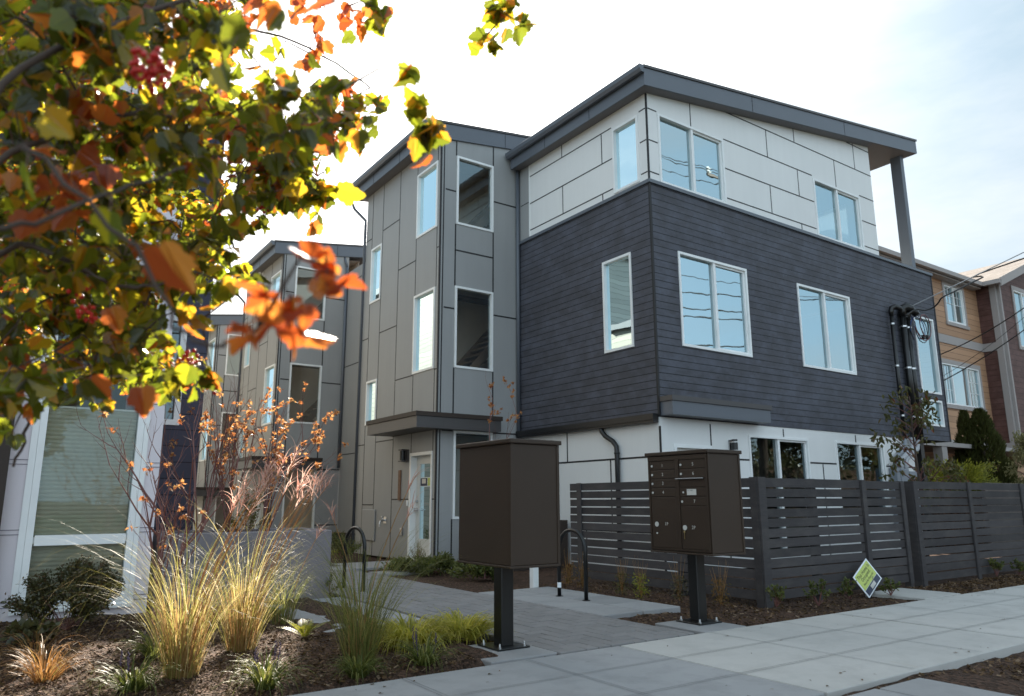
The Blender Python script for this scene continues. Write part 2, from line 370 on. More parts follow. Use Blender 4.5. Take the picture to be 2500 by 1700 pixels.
# ------------------------------------------------------------------ building kit
def wall(mo, mi, ax, pos, out, u0, u1, z0, z1, holes=(), ztop=None, th=.14, rev=None):
    us = sorted({u0, u1, *[h[0] for h in holes if h[0] > u0], *[h[2] for h in holes if h[2] < u1]})
    zs = sorted({z0, z1, *[h[1] for h in holes if h[1] > z0], *[h[3] for h in holes if h[3] < z1]})
    def P(u, z, d=0.0):
        q = pos-out*d
        return (q, u, z) if ax == 'x' else (u, q, z)
    for i in range(len(us)-1):
        for j in range(len(zs)-1):
            a, b, c, d = us[i], us[i+1], zs[j], zs[j+1]
            cu, cz = (a+b)/2, (c+d)/2
            if any(h[0]-1e-6 < cu < h[2]+1e-6 and h[1]-1e-6 < cz < h[3]+1e-6 for h in holes): continue
            ta = tb = d
            if ztop and j == len(zs)-2: ta, tb = ztop(a), ztop(b)
            mo.quad(P(a, c), P(b, c), P(b, tb), P(a, ta))
            if mi is not None: mi.quad(P(a, c, th), P(b, c, th), P(b, tb, th), P(a, ta, th))
def reveal(r, ax, pos, out, h, th=.14):
    a, c, b, d = h
    def P(u, z, k=0.0):
        q = pos-out*k
        return (q, u, z) if ax == 'x' else (u, q, z)
    r.quad(P(a, c), P(b, c), P(b, c, th), P(a, c, th)); r.quad(P(a, d), P(b, d), P(b, d, th), P(a, d, th))
    r.quad(P(a, c), P(a, d), P(a, d, th), P(a, c, th)); r.quad(P(b, c), P(b, d), P(b, d, th), P(b, c, th))
def bar(mb, ax, pos, out, u0, z0, u1, z1, d0, d1):     # a bar from d0 to d1 metres proud of the wall plane
    a, b = pos+out*d0, pos+out*d1
    if ax == 'x': mb.box(a, u0, z0, b, u1, z1)
    else: mb.box(u0, a, z0, u1, b, z1)
def window(parent, ax, pos, out, h, mull=(), glass=None, fwid=.045, label=None, hbars=(), rec=.05, sash=True):
    a, c, b, d = h; m = MB(); pr = .018; reveal(m, ax, pos, out, h)
    for (p, q, r_, s) in ((a, c, a+fwid, d), (b-fwid, c, b, d), (a+fwid, c, b-fwid, c+fwid), (a+fwid, d-fwid, b-fwid, d)):
        bar(m, ax, pos, out, p, q, r_, s, -.08, pr)
    xs = [a+fwid]+[v for mu in mull for v in (mu-.028, mu+.028)]+[b-fwid]
    for mu in mull: bar(m, ax, pos, out, mu-.028, c+fwid, mu+.028, d-fwid, -.078, .004)
    for hb in hbars: bar(m, ax, pos, out, a+fwid, hb-.03, b-fwid, hb+.03, -.078, .002)
    if sash and mull:      # the sliding half has a sash of its own, a little further in
        p, q = xs[-2], xs[-1]
        for (i, j, k, l) in ((p, c+fwid, p+.035, d-fwid), (q-.035, c+fwid, q, d-fwid), (p+.035, c+fwid, q-.035, c+fwid+.035), (p+.035, d-fwid-.035, q-.035, d-fwid)):
            bar(m, ax, pos, out, i, j, k, l, -.07, -.02)
    o = make('window', m, VINYL, parent)
    if label: o['label'] = label
    g = MB(); dpt = pos-out*rec
    P = (lambda u, z: (dpt, u, z)) if ax == 'x' else (lambda u, z: (u, dpt, z))
    zz = [c+fwid]+sorted(v for hb in hbars for v in (hb-.03, hb+.03))+[d-fwid]
    for i in range(0, len(xs), 2):
        for j in range(0, len(zz), 2):
            g.quad(P(xs[i], zz[j]), P(xs[i+1], zz[j]), P(xs[i+1], zz[j+1]), P(xs[i], zz[j+1]))
    make('window_pane', g, glass or GLASS, o)
    return o
def joints(mb, ax, pos, out, vs=(), hs=(), wd=.022, pr=.003):
    for (u, z0, z1) in vs: bar(mb, ax, pos, out, u-wd/2, z0, u+wd/2, z1, -.002, pr)
    for (z, u0, u1) in hs: bar(mb, ax, pos, out, u0, z-wd/2, u1, z+wd/2, -.002, pr+.0012)
def slab_roof(parent, x0, x1, y0, y1, zf, th, name='roof', gut=True, gz=None):
    m = MB()
    def ring(dx, zo): return [(x0-dx, y0-dx, zf(x0)+zo), (x1+dx, y0-dx, zf(x1)+zo), (x1+dx, y1+dx, zf(x1)+zo), (x0-dx, y1+dx, zf(x0)+zo)]
    m.hexa(ring(0, 0)+ring(0, th))
    rf = make(name, m, FASCIA, parent)
    c = MB(); c.hexa(ring(.022, th+.002)+ring(.022, th+.05)); make('drip_edge', c, DARKMETAL, rf)
    s = MB(); n = max(2, int((y1-y0)/1.2))
    s.quad((x0+.03, y0+.03, zf(x0+.03)-.003), (x1-.03, y0+.03, zf(x1-.03)-.003), (x1-.03, y1-.03, zf(x1-.03)-.003), (x0+.03, y1-.03, zf(x0+.03)-.003))
    make('soffit', s, SOFFIT, rf)
    for xx in (x0+(x1-x0)*.315, x0+(x1-x0)*.66):
        j = MB(); j.hexa([(xx-.006, y0-.003, zf(xx)+.005), (xx+.006, y0-.003, zf(xx)+.005), (xx+.006, y0+.01, zf(xx)+.005), (xx-.006, y0+.01, zf(xx)+.005),
                (xx-.006, y0-.003, zf(xx)+th-.005), (xx+.006, y0-.003, zf(xx)+th-.005), (xx+.006, y0+.01, zf(xx)+th-.005), (xx-.006, y0+.01, zf(xx)+th-.005)]); make('fascia_joint', j, JOINT, rf)
    for yy in (y0+(y1-y0)*.36, y0+(y1-y0)*.7):
        j = MB(); j.box(x0-.003, yy-.006, zf(x0)+.005, x0+.01, yy+.006, zf(x0)+th-.005); make('fascia_joint', j, JOINT, rf)
    if gut:
        g = MB(); z = zf(x0)+th
        prof = [(0, .03), (-.10, .03), (-.11, .015), (-.10, -.05), (-.06, -.10), (0, -.10)]
        n0 = len(g.v)
        for yy in (y0-.02, y1+.02): g.v += [(x0-.024+px, yy, z+pz) for px, pz in prof]
        k = len(prof)
        for i in range(k): g.f.append((n0+i, n0+(i+1) % k, n0+k+(i+1) % k, n0+k+i))
        g.f += [tuple(range(n0, n0+k)), tuple(range(n0+2*k-1, n0+k-1, -1))]
        make('gutter', g, FASCIA, rf)
    return rf

X0, Y0, X1, Y1, YB = 8.74, 8.417, 6.818, 12.335, 16.0
def tower(P, ox, oy, oz, front_main=True, zb=0.0, lit=True):
    """the slim grey stair tower of one townhouse; ox, oy, oz shift it from the nearest one"""
    x1, x0, y1, yb = X1+ox, X0+ox, Y1+oy, YB+oy
    def H(a, c, b, d, o): return (a+o, c+oz, b+o, d+oz)
    west = [H(12.455, 6.56, 13.35, 8.0, oy), H(12.49, 3.655, 13.385, 5.305, oy), H(15.08, 5.64, 15.65, 6.985, oy), H(15.1, 2.80, 15.655, 3.805, oy)]
    door = H(12.47, .07, 13.39, 2.06, oy)
    south = [H(7.187, 6.66, 8.09, 8.16, ox), H(7.18, 3.685, 8.088, 5.35, ox), H(7.19, .79, 8.085, 2.453, ox)]
    zf = lambda x: 8.446+oz+.141*(x-ox-6.89)
    mo, mi = MB(), MB()
    wall(mo, mi, 'x', x1, -1, y1, yb, zb, zf(x1), west+[door])
    wall(mo, mi, 'y', y1, -1, x1, x0+.02, zb, zf(x0), south, ztop=zf)
    wall(mo, mi, 'y', yb, 1, x1, x0+4, zb, zf(x0), (), ztop=lambda x: zf(x)) if False else mo.quad((x1, yb, zb), (x0+3, yb, zb), (x0+3, yb, zf(x0+3)), (x1, yb, zf(x1)))
    mo.quad((x0+3, y1+.3, zb), (x0+3, yb, zb), (x0+3, yb, zf(x0+3)), (x0+3, y1+.3, zf(x0+3)))
    mi.quad((x0+.4, y1+.14, zb), (x0+.4, yb, zb), (x0+.4, yb, zf(x0)), (x0+.4, y1+.14, zf(x0))); mi.quad((x1+.14, y1+1.5, zb), (x0+.4, y1+1.5, zb), (x0+.4, y1+1.5, zf(x0)), (x1+.14, y1+1.5, zf(x1)))
    make('tower_wall', mo, GREY, P)
    io = make('tower_interior', mi, INTL, P)
    for z in (zb+.06, 2.62+oz, 5.62+oz): fl = MB(); fl.box(x1+.15, y1+1.35 if z > zb+1 else y1+.15, z-.1, x0+.38, yb-.02, z); make('floor', fl, FLOOR, P)
    fl = MB(); fl.quad((x1+.1, y1+.1, zf(x1)-.02), (x0+.4, y1+.1, zf(x0)-.02), (x0+.4, yb-.05, zf(x0)-.02), (x1+.1, yb-.05, zf(x1)-.02))
    make('ceiling', fl, INTL, P)
    st = MB()      # stair flights behind the south windows
    for fz in (2.75, 5.75):
        for k in range(11):
            xx = x1+.25+k*.155; zz = fz+.2+k*.17+oz
            st.box(xx, y1+.45, zz, xx+.26, y1+1.25, zz+.045)
        for yy in (y1+.42, y1+1.25):
            st.hexa([(x1+.2, yy, fz+oz-.02), (x1+2.1, yy, fz+2.05+oz), (x1+2.1, yy+.04, fz+2.05+oz), (x1+.2, yy+.04, fz+oz-.02),
                     (x1+.2, yy, fz+oz+.22), (x1+2.1, yy, fz+2.3+oz), (x1+2.1, yy+.04, fz+2.3+oz), (x1+.2, yy+.04, fz+oz+.22)])
    make('staircase', st, STAIRW, P)
    for h in west: window(P, 'x', x1, -1, h)
    for h in south: window(P, 'y', y1, -1, h, glass=GLASSD)
    slab_roof(P, x1-.27, x0+3.6, y1-.04, yb+.3, zf, .33)
    j = MB()
    o = oy; Z = oz; zt = zf(x1)-.01
    joints(j, 'x', x1, -1, [(13.36+o, 8.0+Z, zt), (13.36+o, 5.305+Z, 6.56+Z), (13.36+o, 2.7+Z, 3.655+Z), (13.36+o, 2.06+Z, 2.46+Z),
                            (14.19+o, zb, zt), (15.07+o, 0+zb, zt), (15.66+o, 0+zb, zt), (12.46+o, 5.305+Z, 6.56+Z), (12.46+o, 2.06+Z, 3.655+Z), (12.46+o, 8.0+Z, zt)],
           [(7.28+Z, 14.2+o, 15.06+o), (6.09+Z, 13.36+o, 14.19+o), (6.11+Z, 12.36+o, 12.45+o), (7.27+Z, 15.66+o, yb), (4.845+Z, 14.2+o, 15.06+o), (4.83+Z, 15.66+o, yb),
            (3.64+Z, 13.39+o, 14.19+o), (3.63+Z, 12.36+o, 12.48+o), (2.39+Z, 14.2+o, 15.07+o), (2.37+Z, 15.66+o, yb), (1.16+Z, 13.4+o, 14.19+o), (1.16+Z, 12.36+o, 12.46+o), (1.05+Z, 15.07+o, 15.66+o)])
    o = ox
    joints(j, 'y', y1, -1, [(7.175+o, 8.16+Z, zf(7.175+o)-.01), (7.175+o, 5.35+Z, 6.66+Z), (7.175+o, 2.453+Z, 3.685+Z), (7.175+o, zb, .79+Z),
                            (8.09+o, 8.16+Z, zf(8.09+o)-.01), (8.09+o, 5.35+Z, 6.66+Z), (8.09+o, 2.453+Z, 3.685+Z), (8.09+o, zb, .79+Z)],
           [(7.36+Z, 6.93+o, 7.175+o), (7.36+Z, 8.1+o, x0), (6.10+Z, 7.18+o, 8.08+o), (4.87+Z, 6.93+o, 7.17+o), (4.87+Z, 8.1+o, x0), (2.45+Z, 6.93+o, 7.17+o), (2.45+Z, 8.1+o, x0), (.95+Z, 8.1+o, x0)], wd=.03)
    j.box(x1-.006, y1-.006, zb, x1+.022, y1+.03, zf(x1)); j.box(x1+.06, y1-.004, zb, x1+.085, y1+.01, zf(x1))
    make('panel_joint', j, JOINT, P)
    # entrance canopy
    c = MB(); c.box(x1-.57, y1-.28, 2.45+Z, x1+1.29, y1+1.9, 2.66+Z); c.box(x1-.595, y1-.305, 2.662+Z, x1+1.315, y1+1.925, 2.745+Z)
    c = MB(); c.box(x1-.57, y1-.28, 2.45+Z, x1-.003, y1+1.9, 2.66+Z); c.box(x1-.002, y1-.28, 2.451+Z, x1+1.29, y1-.003, 2.661+Z)
    cap = MB(); cap.box(x1-.595, y1-.305, 2.664+Z, x1-.004, y1+1.925, 2.745+Z); cap.box(x1-.0035, y1-.305, 2.665+Z, x1+1.315, y1-.004, 2.746+Z)
    co = make('entrance_canopy', c, DARKMETAL, P); make('canopy_cap', cap, RUST, co)
    # door
    a, zb_, b, zt_ = door
    d = MB(); reveal(d, 'x', x1, -1, door)
    bar(d, 'x', x1, -1, a, zb_, a+.05, zt_, -.16, .015); bar(d, 'x', x1, -1, b-.06, zb_, b, zt_, -.16, .015); bar(d, 'x', x1, -1, a+.05, zt_-.06, b-.06, zt_, -.16, .015)
    bar(d, 'x', x1, -1, a, zb_-.04, b, zb_, -.16, .06)
    make('door_frame', d, VINYL, P)
    d = MB(); xx = -.12
    bar(d, 'x', x1, -1, a+.05, zb_, b-.06, zb_+.34, xx-.04, xx); bar(d, 'x', x1, -1, a+.05, zt_-.22, b-.06, zt_-.06, xx-.04, xx)
    bar(d, 'x', x1, -1, a+.05, zb_+.34, a+.15, zt_-.22, xx-.04, xx); bar(d, 'x', x1, -1, b-.20, zb_+.34, b-.06, zt_-.22, xx-.04, xx)
    do = make('door', d, DOORW, P)
    g = MB(); g.quad((x1+.14, a+.15, zb_+.34), (x1+.14, b-.20, zb_+.34), (x1+.14, b-.20, zt_-.22), (x1+.14, a+.15, zt_-.22)); make('door_glass', g, GLASSD, do)
    hm = MB(); hy = b-.13
    hm.tube([(x1+.118, hy, .96+Z), (x1+.05, hy, .96+Z)], .03, 10); hm.tube([(x1+.055, hy, .96+Z), (x1+.05, hy-.11, .96+Z)], .011, 8)
    make('door_handle', hm, STEEL, do); hm = MB(); hm.tube([(x1+.118, hy, 1.12+Z), (x1+.085, hy, 1.12+Z)], .03, 10); make('deadbolt', hm, STEEL, do)
    # downpipe at the inner corner
    dp = MB(); dp.tube([(x0-.055, y1-.06, zf(x0)-.35), (x0-.055, y1-.06, 2.5+Z)], .04, 10)
    dp.tube([(x0-.12, y1+.02, zf(x0)-.03), (x0-.1, y1-.03, zf(x0)-.16), (x0-.055, y1-.06, zf(x0)-.35)], .035, 8)
    make('downpipe', dp, FASCIA, P, smooth=True)
    dp = MB(); q = Vector((x1-.33, yb+.2, zf(x1)+.2)); dp.tube([q, q+Vector((0, 0, -.35)), q+Vector((.06, -.02, -.5)), (x1-.05, yb-.02, zf(x1)-.62), (x1-.03, yb+.03, zf(x1)-.75), (x1-.03, yb+.04, zb+.2)], .035, 8)
    make('downpipe', dp, FASCIA, P, smooth=True)
    return zf

# ------------------------------------------------------------------ front townhouse
TH = thing('townhouse', (X0, Y0, 0), 'large three storey townhouse with charcoal boards over white panels and a grey stair tower', 'house')
zft = tower(TH, 0, 0, 0)
zr = lambda x: 8.199+.145*(x-X0)
XR, XW, XL = 18.35, 16.05, 16.62
top, mid_, low, inn = MB(), MB(), MB(), MB()
hA = (9.005, 6.56, 10.77, 7.89); hB = (13.67, 6.56, 15.44, 7.86); hC = (8.635, 6.60, 9.30, 7.875)
wall(top, inn, 'y', Y0, -1, X0, XW, 6.5, zr(XW), [hA, hB], ztop=zr)
wall(top, inn, 'x', X0, -1, Y0, 11.92, 6.5, zr(X0), [hC])
eB = (9.0, 6.75, 11.2, 8.0)
wall(top, inn, 'x', XW, 1, Y0, 12.2, 5.7, zr(XW), [eB])
wall(top, inn, 'y', 12.3, 1, X0, XW, 6.5, zr(X0), [(11.5, 6.9, 14.5, 7.9)], ztop=zr)
make('upper_wall', top, WHITE, TH)
gr = MB(); gr.quad((X0-.004, 11.92, 6.5), (X0-.004, Y1, 6.5), (X0-.004, Y1, zr(X0)), (X0-.004, 11.92, zr(X0))); make('side_return_wall', gr, GREY, TH)
tr = MB(); tr.box(X0-.012, 11.895, 6.52, X0+.01, 11.925, zr(X0)-.01); make('corner_trim', tr, VINYL, TH)
h1 = (9.357, 3.69, 11.207, 5.377); h2 = (12.77, 3.68, 14.62, 5.372); h3 = (17.265, 3.54, 18.17, 5.366); h4 = (17.21, 2.783, 18.13, 3.396); hL = (8.927, 3.694, 9.672, 5.386)
wall(mid_, inn, 'y', Y0, -1, X0, XR, 2.45, 6.5, [h1, h2, h3, h4])
wall(mid_, inn, 'x', X0, -1, Y0, Y1, 2.45, 6.5, [hL])
mid_.quad((XR, Y0, 2.45), (XR, 12.3, 2.45), (XR, 12.3, 6.5), (XR, Y0, 6.5)); mid_.quad((X0, 12.3, 2.45), (XR, 12.3, 2.45), (XR, 12.3, 6.5), (X0, 12.3, 6.5))
mid_.quad((X0, Y0, 2.45), (XR, Y0, 2.45), (XR, 12.3, 2.45), (X0, 12.3, 2.45))
make('charcoal_wall', mid_, SIDING, TH)
g1 = (10.955, .12, 12.73, 2.268); g2 = (13.63, .85, 15.4, 2.27); gd = (9.05, .05, 9.96, 2.03)
wall(low, inn, 'y', Y0+.012, -1, X0+.012, XL, 0, 2.45, [g1, g2, gd])
wall(low, inn, 'x', X0+.012, -1, Y0+.012, Y1, 0, 2.45)
low.quad((XL, Y0+.012, 0), (XL, 12.3, 0), (XL, 12.3, 2.45), (XL, Y0+.012, 2.45)); low.quad((X0+.012, 12.3, 0), (XL, 12.3, 0), (XL, 12.3, 2.45), (X0+.012, 12.3, 2.45))
make('lower_wall', low, WHITE, TH)
for z in (2.5, 5.55): inn.box(X0+.16, Y0+.16, z, XW-.16, 12.15, z+.12)
inn.box(X0+.16, Y0+.16, .01, XW-.16, 12.15, .03)
inn.quad((X0+.1, Y0+.1, zr(X0)-.05), (XW-.1, Y0+.1, zr(XW)-.05), (XW-.1, 12.2, zr(XW)-.05), (X0+.1, 12.2, zr(X0)-.05))
inn.box(11.9, Y0+.2, .03, 12.0, 12.1, 5.5); inn.box(XW-.1, Y0+.16, 2.55, XW, 12.2, 5.5); inn.box(15.9, Y0+.2, .03, 16.0, 12.1, 2.5)
make('interior_wall', inn, INT, TH)
for h, ax, pos, mu, gl in ((hA, 'y', Y0, (9.90,), GLASS), (hB, 'y', Y0, (14.555,), GLASS), (hC, 'x', X0, (), GLASS), (h1, 'y', Y0, (10.30,), GLASS), (h2, 'y', Y0, (13.70,), GLASS),
                           (h3, 'y', Y0, (), GLASS), (h4, 'y', Y0, (), GLASS), (hL, 'x', X0, (), GLASS), (g1, 'y', Y0+.012, (11.82,), GLASSD), (g2, 'y', Y0+.012, (14.5,), GLASSD)):
    window(TH, ax, pos, -1, h, mu, gl)
window(TH, 'x', XW, 1, eB, (10.1,)); window(TH, 'y', 12.3, 1, (11.5, 6.9, 14.5, 7.9), (13.,))
d = MB(); reveal(d, 'y', Y0+.012, -1, gd); bar(d, 'y', Y0+.012, -1, gd[0], gd[1], gd[0]+.06, gd[3], -.1, .015); bar(d, 'y', Y0+.012, -1, gd[2]-.06, gd[1], gd[2], gd[3], -.1, .015); bar(d, 'y', Y0+.012, -1, gd[0]+.06, gd[3]-.06, gd[2]-.06, gd[3], -.1, .015)
make('door_frame', d, VINYL, TH); d = MB(); bar(d, 'y', Y0+.012, -1, gd[0]+.06, gd[1], gd[2]-.06, gd[3]-.06, -.1, -.06); make('door', d, DOORW, TH)
slab_roof(TH, 8.49, 17.93, 8.19, 12.26, zr, .325)
# parapet cap, corner trims, panel joints
c = MB(); c.box(X0-.035, Y0-.035, 6.497, XR+.035, Y0-.001, 6.56); c.box(X0-.036, Y0-.0355, 6.4975, X0-.006, Y1-.01, 6.5605); c.box(XW+.02, Y0, 6.4985, XR+.035, Y0+.16, 6.559); c.box(XR-.14, Y0+.16, 6.4985, XR+.035, 12.3, 6.559)
make('parapet_cap', c, FASCIA, TH)
j = MB()
j.box(X0-.012, Y0-.012, 2.47, X0+.026, Y0+.026, 6.49); j.box(X0-.008, Y0-.008, 6.565, X0+.02, Y0+.02, zr(X0)-.01); j.box(X0+.004, Y0+.004, .0, X0+.03, Y0+.03, 2.3); j.box(XR-.03, Y0-.012, 2.45, XR+.01, Y0+.01, 6.49)
joints(j, 'y', Y0, -1, [(9.885, 7.9, zr(9.885)), (12.15, 7.92, 8.52), (13.11, 8.52, zr(13.11)), (13.135, 7.31, 7.91), (14.55, 7.88, 8.52), (15.395, 8.52, zr(15.39)), (12.155, 6.71, 7.31), (13.13, 6.57, 6.7)],
       [(8.52, 10.9, XW), (7.915, 10.79, 13.65), (7.315, 10.79, 13.65), (6.71, 10.79, 13.65), (7.9, 15.46, XW), (7.3, 15.46, XW), (6.695, 15.46, XW), (9.12, 15.14, XW),
        (7.915, X0+.03, 8.99), (7.31, X0+.03, 8.99), (6.71, X0+.03, 8.99)])
joints(j, 'x', X0, -1, [(10.80, 7.92, zr(X0)), (9.605, 7.32, 7.91), (10.79, 6.72, 7.31), (9.61, 6.57, 6.71)],
       [(7.925, 9.33, 11.89), (7.31, 9.33, 11.89), (6.715, 9.33, 11.89), (7.915, Y0+.03, 8.60), (7.315, Y0+.03, 8.60), (6.715, Y0+.03, 8.60), (7.36, 11.93, Y1-.1)])
joints(j, 'y', Y0+.012, -1, [(9.965, 2.03, 2.4), (11.988, 2.27, 2.42), (14.376, 2.27, 2.42), (13.16, .1, 1.81), (10.3, .1, 1.81)], [(1.82, 9.97, 10.95), (1.82, 12.74, 13.62), (1.82, 15.41, XL), (.62, 9.97, 10.95), (.62, 12.74, XL)], wd=.03)
joints(j, 'x', X0+.012, -1, [(10.8, 1.82, 2.4), (9.622, .62, 1.81), (11.7, 1.0, 1.81), (10.3, 0, .62)], [(1.82, Y0+.03, Y1-.05), (.62, Y0+.03, Y1-.05)], wd=.03)
make('panel_joint', j, JOINT, TH)
# canopy over the front door, gutter and downpipe under the charcoal wall
c = MB(); c.box(X0+.03, 8.15, 2.47, 11.26, Y0-.004, 2.69); co = make('front_canopy', c, FASCIA, TH)
c = MB(); c.box(X0+.005, 8.125, 2.692, 11.285, Y0-.005, 2.775); make('canopy_cap', c, DARKMETAL, co)
g = MB(); g.box(X0-.13, Y0+.02, 2.40, X0-.004, Y1-.06, 2.50); g.box(X0-.115, Y0+.025, 2.36, X0-.006, Y1-.065, 2.399); make('lower_gutter', g, BLACKMETAL, TH)
g = MB(); g.tube([(X0-.07, 9.75, 2.40), (X0-.07, 9.74, 2.31), (X0-.06, 9.66, 2.22), (X0-.05, 9.48, 2.12), (X0-.05, 9.40, 2.03), (X0-.05, 9.39, 1.9), (X0-.05, 9.39, .1)], .042, 12)
g.tube([(X0-.05, 9.39, 1.93), (X0-.05, 9.39, 1.90)], .05, 12)
make('downpipe', g, BLACKMETAL, TH, smooth=True)
# deck post
c = MB(); c.box(17.55, Y0+.012, 6.5, 17.70, Y0+.26, zr(17.6)+.02); make('deck_post', c, FASCIA, TH)
c = MB(); c.box(XW+.01, Y0+.15, 5.5, XR-.02, 12.28, 5.6); make('deck_floor', c, FLOOR, TH)
# dark supports below the overhanging right end
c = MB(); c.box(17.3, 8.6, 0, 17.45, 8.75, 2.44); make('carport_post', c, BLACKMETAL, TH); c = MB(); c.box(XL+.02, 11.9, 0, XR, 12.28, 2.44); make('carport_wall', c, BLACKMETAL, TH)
# little house fittings
def sconce(px):
    m = MB()
    m.box(px-.06, Y0-.012, 1.98, px+.06, Y0+.004, 2.15); o = make('wall_lamp', m, STEEL, TH)
    m = MB(); m.tube([(px, Y0-.075, 1.975), (px, Y0-.075, 2.10)], .052, 14); m.tube([(px, Y0-.075, 2.125), (px, Y0-.075, 2.155)], .052, 14); make('lamp_shade', m, BLACKPC, o)
sconce(10.47)
m = MB(); m.cbox(X1-.03, 13.45, 1.90, X1+.002, 13.66, 2.14, .004); m.cbox(X1-.15, 13.48, 2.12, X1-.02, 13.63, 2.145, .004); m.cbox(X1-.15, 13.48, 1.895, X1-.02, 13.63, 1.92, .004); o = make('wall_lamp', m, DARKMETAL, TH)
m = MB(); m.tube([(X1-.09, 13.555, 1.925), (X1-.09, 13.555, 2.115)], .055, 14); make('lamp_shade', m, BLACKPC, o, smooth=False)
m = MB(); m.box(X1-.025, 13.76, 1.14, X1-.002, 13.86, 1.74); o = make('house_number_board', m, WOODPL, TH)
m = MB(); m.cbox(X1-.03, 13.42, 1.03, X1-.002, 13.46, 1.14, .004); make('doorbell', m, VINYL, TH)
m = MB(); m.cbox(X1-.035, 13.62, .46, X1-.002, 13.71, .60, .006); make('outlet_cover', m, STEEL, TH)
m = MB(); m.tube([(X1, 14.45, .74), (X1-.12, 14.45, .73)], .022, 10); m.tube([(X1-.11, 14.45, .73), (X1-.13, 14.45, .66), (X1-.13, 14.45, .60)], .018, 10); m.tube([(X1-.07, 14.45, .74), (X1-.07, 14.45, .80)], .012, 8); m.tube([(X1-.07, 14.42, .80), (X1-.07, 14.48, .80)], .02, 10); m.box(X1-.01, 14.38, .67, X1-.002, 14.52, .81)
make('hose_tap', m, STEEL, TH)
m = MB(); m.cbox(X1-.03, 14.92, .30, X1-.004, 15.60, .95, .01); make('access_panel', m, GREY, TH)
# stickers on the entrance door glass
def rect(x, ya, yb, za, zb_): m = MB(); m.quad((x, ya, za), (x, yb, za), (x, yb, zb_), (x, ya, zb_)); return m
o = make('door_sticker', rect(X1+.134, 12.60, 13.19, 1.40, 1.58), WHT, TH)
make('sticker_dark_half', rect(X1+.132, 12.90, 13.18, 1.415, 1.565), NAVYP, o); make('sticker_yellow_half', rect(X1+.132, 12.61, 12.885, 1.415, 1.565), YEL, o)
make('sticker_logo', rect(X1+.130, 12.96, 13.12, 1.46, 1.55), LETTER, o)

# ------------------------------------------------------------------ electrical service on the charcoal wall
ES = thing('electrical_service', (16.4, Y0, 0), 'three black conduit risers with hooded tops and grey meter boxes on the charcoal wall', 'electrical riser')
def hood(m, x, r, z0, z1, y):
    m.tube([(x, y, z0), (x, y, z1)], r, 14)
    m.tube([(x, y, z1-.05), (x, y, z1+.06), (x+.02, y-.01, z1+.13), (x+.09, y-.06, z1+.165), (x+.17, y-.11, z1+.13), (x+.20, y-.13, z1+.06)], [r*1.15, r*1.3, r*1.4, r*1.45, r*1.4, r*1.15], 14)
for x, r, zt in ((16.10, .042, 5.20), (16.58, .068, 5.26), (16.78, .062, 5.20)):
    m = MB(); hood(m, x, r, 2.42, zt, Y0-.10); o = make('conduit', m, BLACKPC, ES, smooth=True)
    for z in (2.9, 4.0, 4.95): b_ = MB(); b_.tube([(x, Y0-.10, z), (x, Y0-.10, z+.035)], r*1.12, 14); b_.box(x-.015, Y0-.09, z, x+.015, Y0-.002, z+.03); make('strap', b_, STEEL, o)
for k, (xa, xb, r, mt) in enumerate(((16.10, 15.60, .042, GALV), (16.42, 15.83, .058, PVC), (16.62, 16.02, .055, PVC))):
    m = MB(); m.tube([(xa, Y0-.09, 2.46), (xa, Y0-.09, 2.34), (xa-.04, Y0-.09, 2.22), (xb+.05, Y0-.09, 1.98), (xb, Y0-.09, 1.86), (xb, Y0-.09, 1.70)], r, 12); make('curved_conduit', m, mt, ES, smooth=True)
for xa, xb, za, zb_ in ((15.50, 15.63, .4, 1.78), (15.66, 15.99, .9, 1.76), (16.01, 16.36, .9, 1.72), (16.45, 16.60, 1.0, 1.5)):
    m = MB(); m.cbox(xa, Y0-.17, za, xb, Y0+.005, zb_, .008); o = make('meter_box', m, GALV, ES)
cl = thing('cable_coil', (16.9, 8.15, 5.1), 'loose coil of blue and red cables hanging from the hooded conduit', 'cable coil')
rngc = random.Random(5)
for k, mt in enumerate((WIRE, BLUEW, REDW, WIRE)):
    m = MB(); pts = []
    cx, cz, rr = 16.98+.03*k, 4.98-.01*k, .24+.025*k
    pts = [(16.80, 8.26, 5.28), (16.86, 8.2, 5.1)]
    for i in range(22):
        a = math.pi*.9+i*.36; pts.append((cx+rr*math.cos(a)+rngc.uniform(-.01, .01), 8.14+.006*i*(1 if k % 2 else -1), cz+rr*1.02*math.sin(a)))
    m.tube(pts, .010, 6); make('cable', m, mt, cl, smooth=True)
m = MB(); m.cbox(17.02, 8.1, 4.70, 17.1, 8.17, 4.80, .01); m.cbox(17.19, 8.1, 4.72, 17.27, 8.17, 4.82, .01); make('splice', m, BLACKPC, cl)

# utility pole on the street, off to the right, with the overhead lines
PT = Vector((25.1, -1.7, 9.6))
UP = thing('utility_pole', (25.1, -1.7, 0), 'tall timber utility pole with crossarm, insulators and transformer beside the street', 'utility pole')
m = MB(); m.tube([(25.1, -1.7, -.2), (25.1, -1.7, 15.4)], [.19, .12], 14); make('pole', m, BARK, UP, smooth=True)
m = MB(); m.box(22.6, -1.64, 14.1, 26.2, -1.55, 14.22); make('crossarm', m, TIMBER, UP)
for x in (22.7, 23.7, 24.6, 26.0):
    m = MB(); m.tube([(x, -1.6, 14.22), (x, -1.6, 14.30), (x, -1.6, 14.38), (x, -1.6, 14.46), (x, -1.6, 14.54)], [.05, .10, .05, .09, .04], 10); make('insulator', m, VINYL, UP)
m = MB(); m.tube([(25.1, -2.15, 12.2), (25.1, -2.15, 12.25), (25.1, -2.15, 13.2), (25.1, -2.15, 13.28)], [.22, .27, .27, .2], 18); make('transformer', m, GALV, UP)
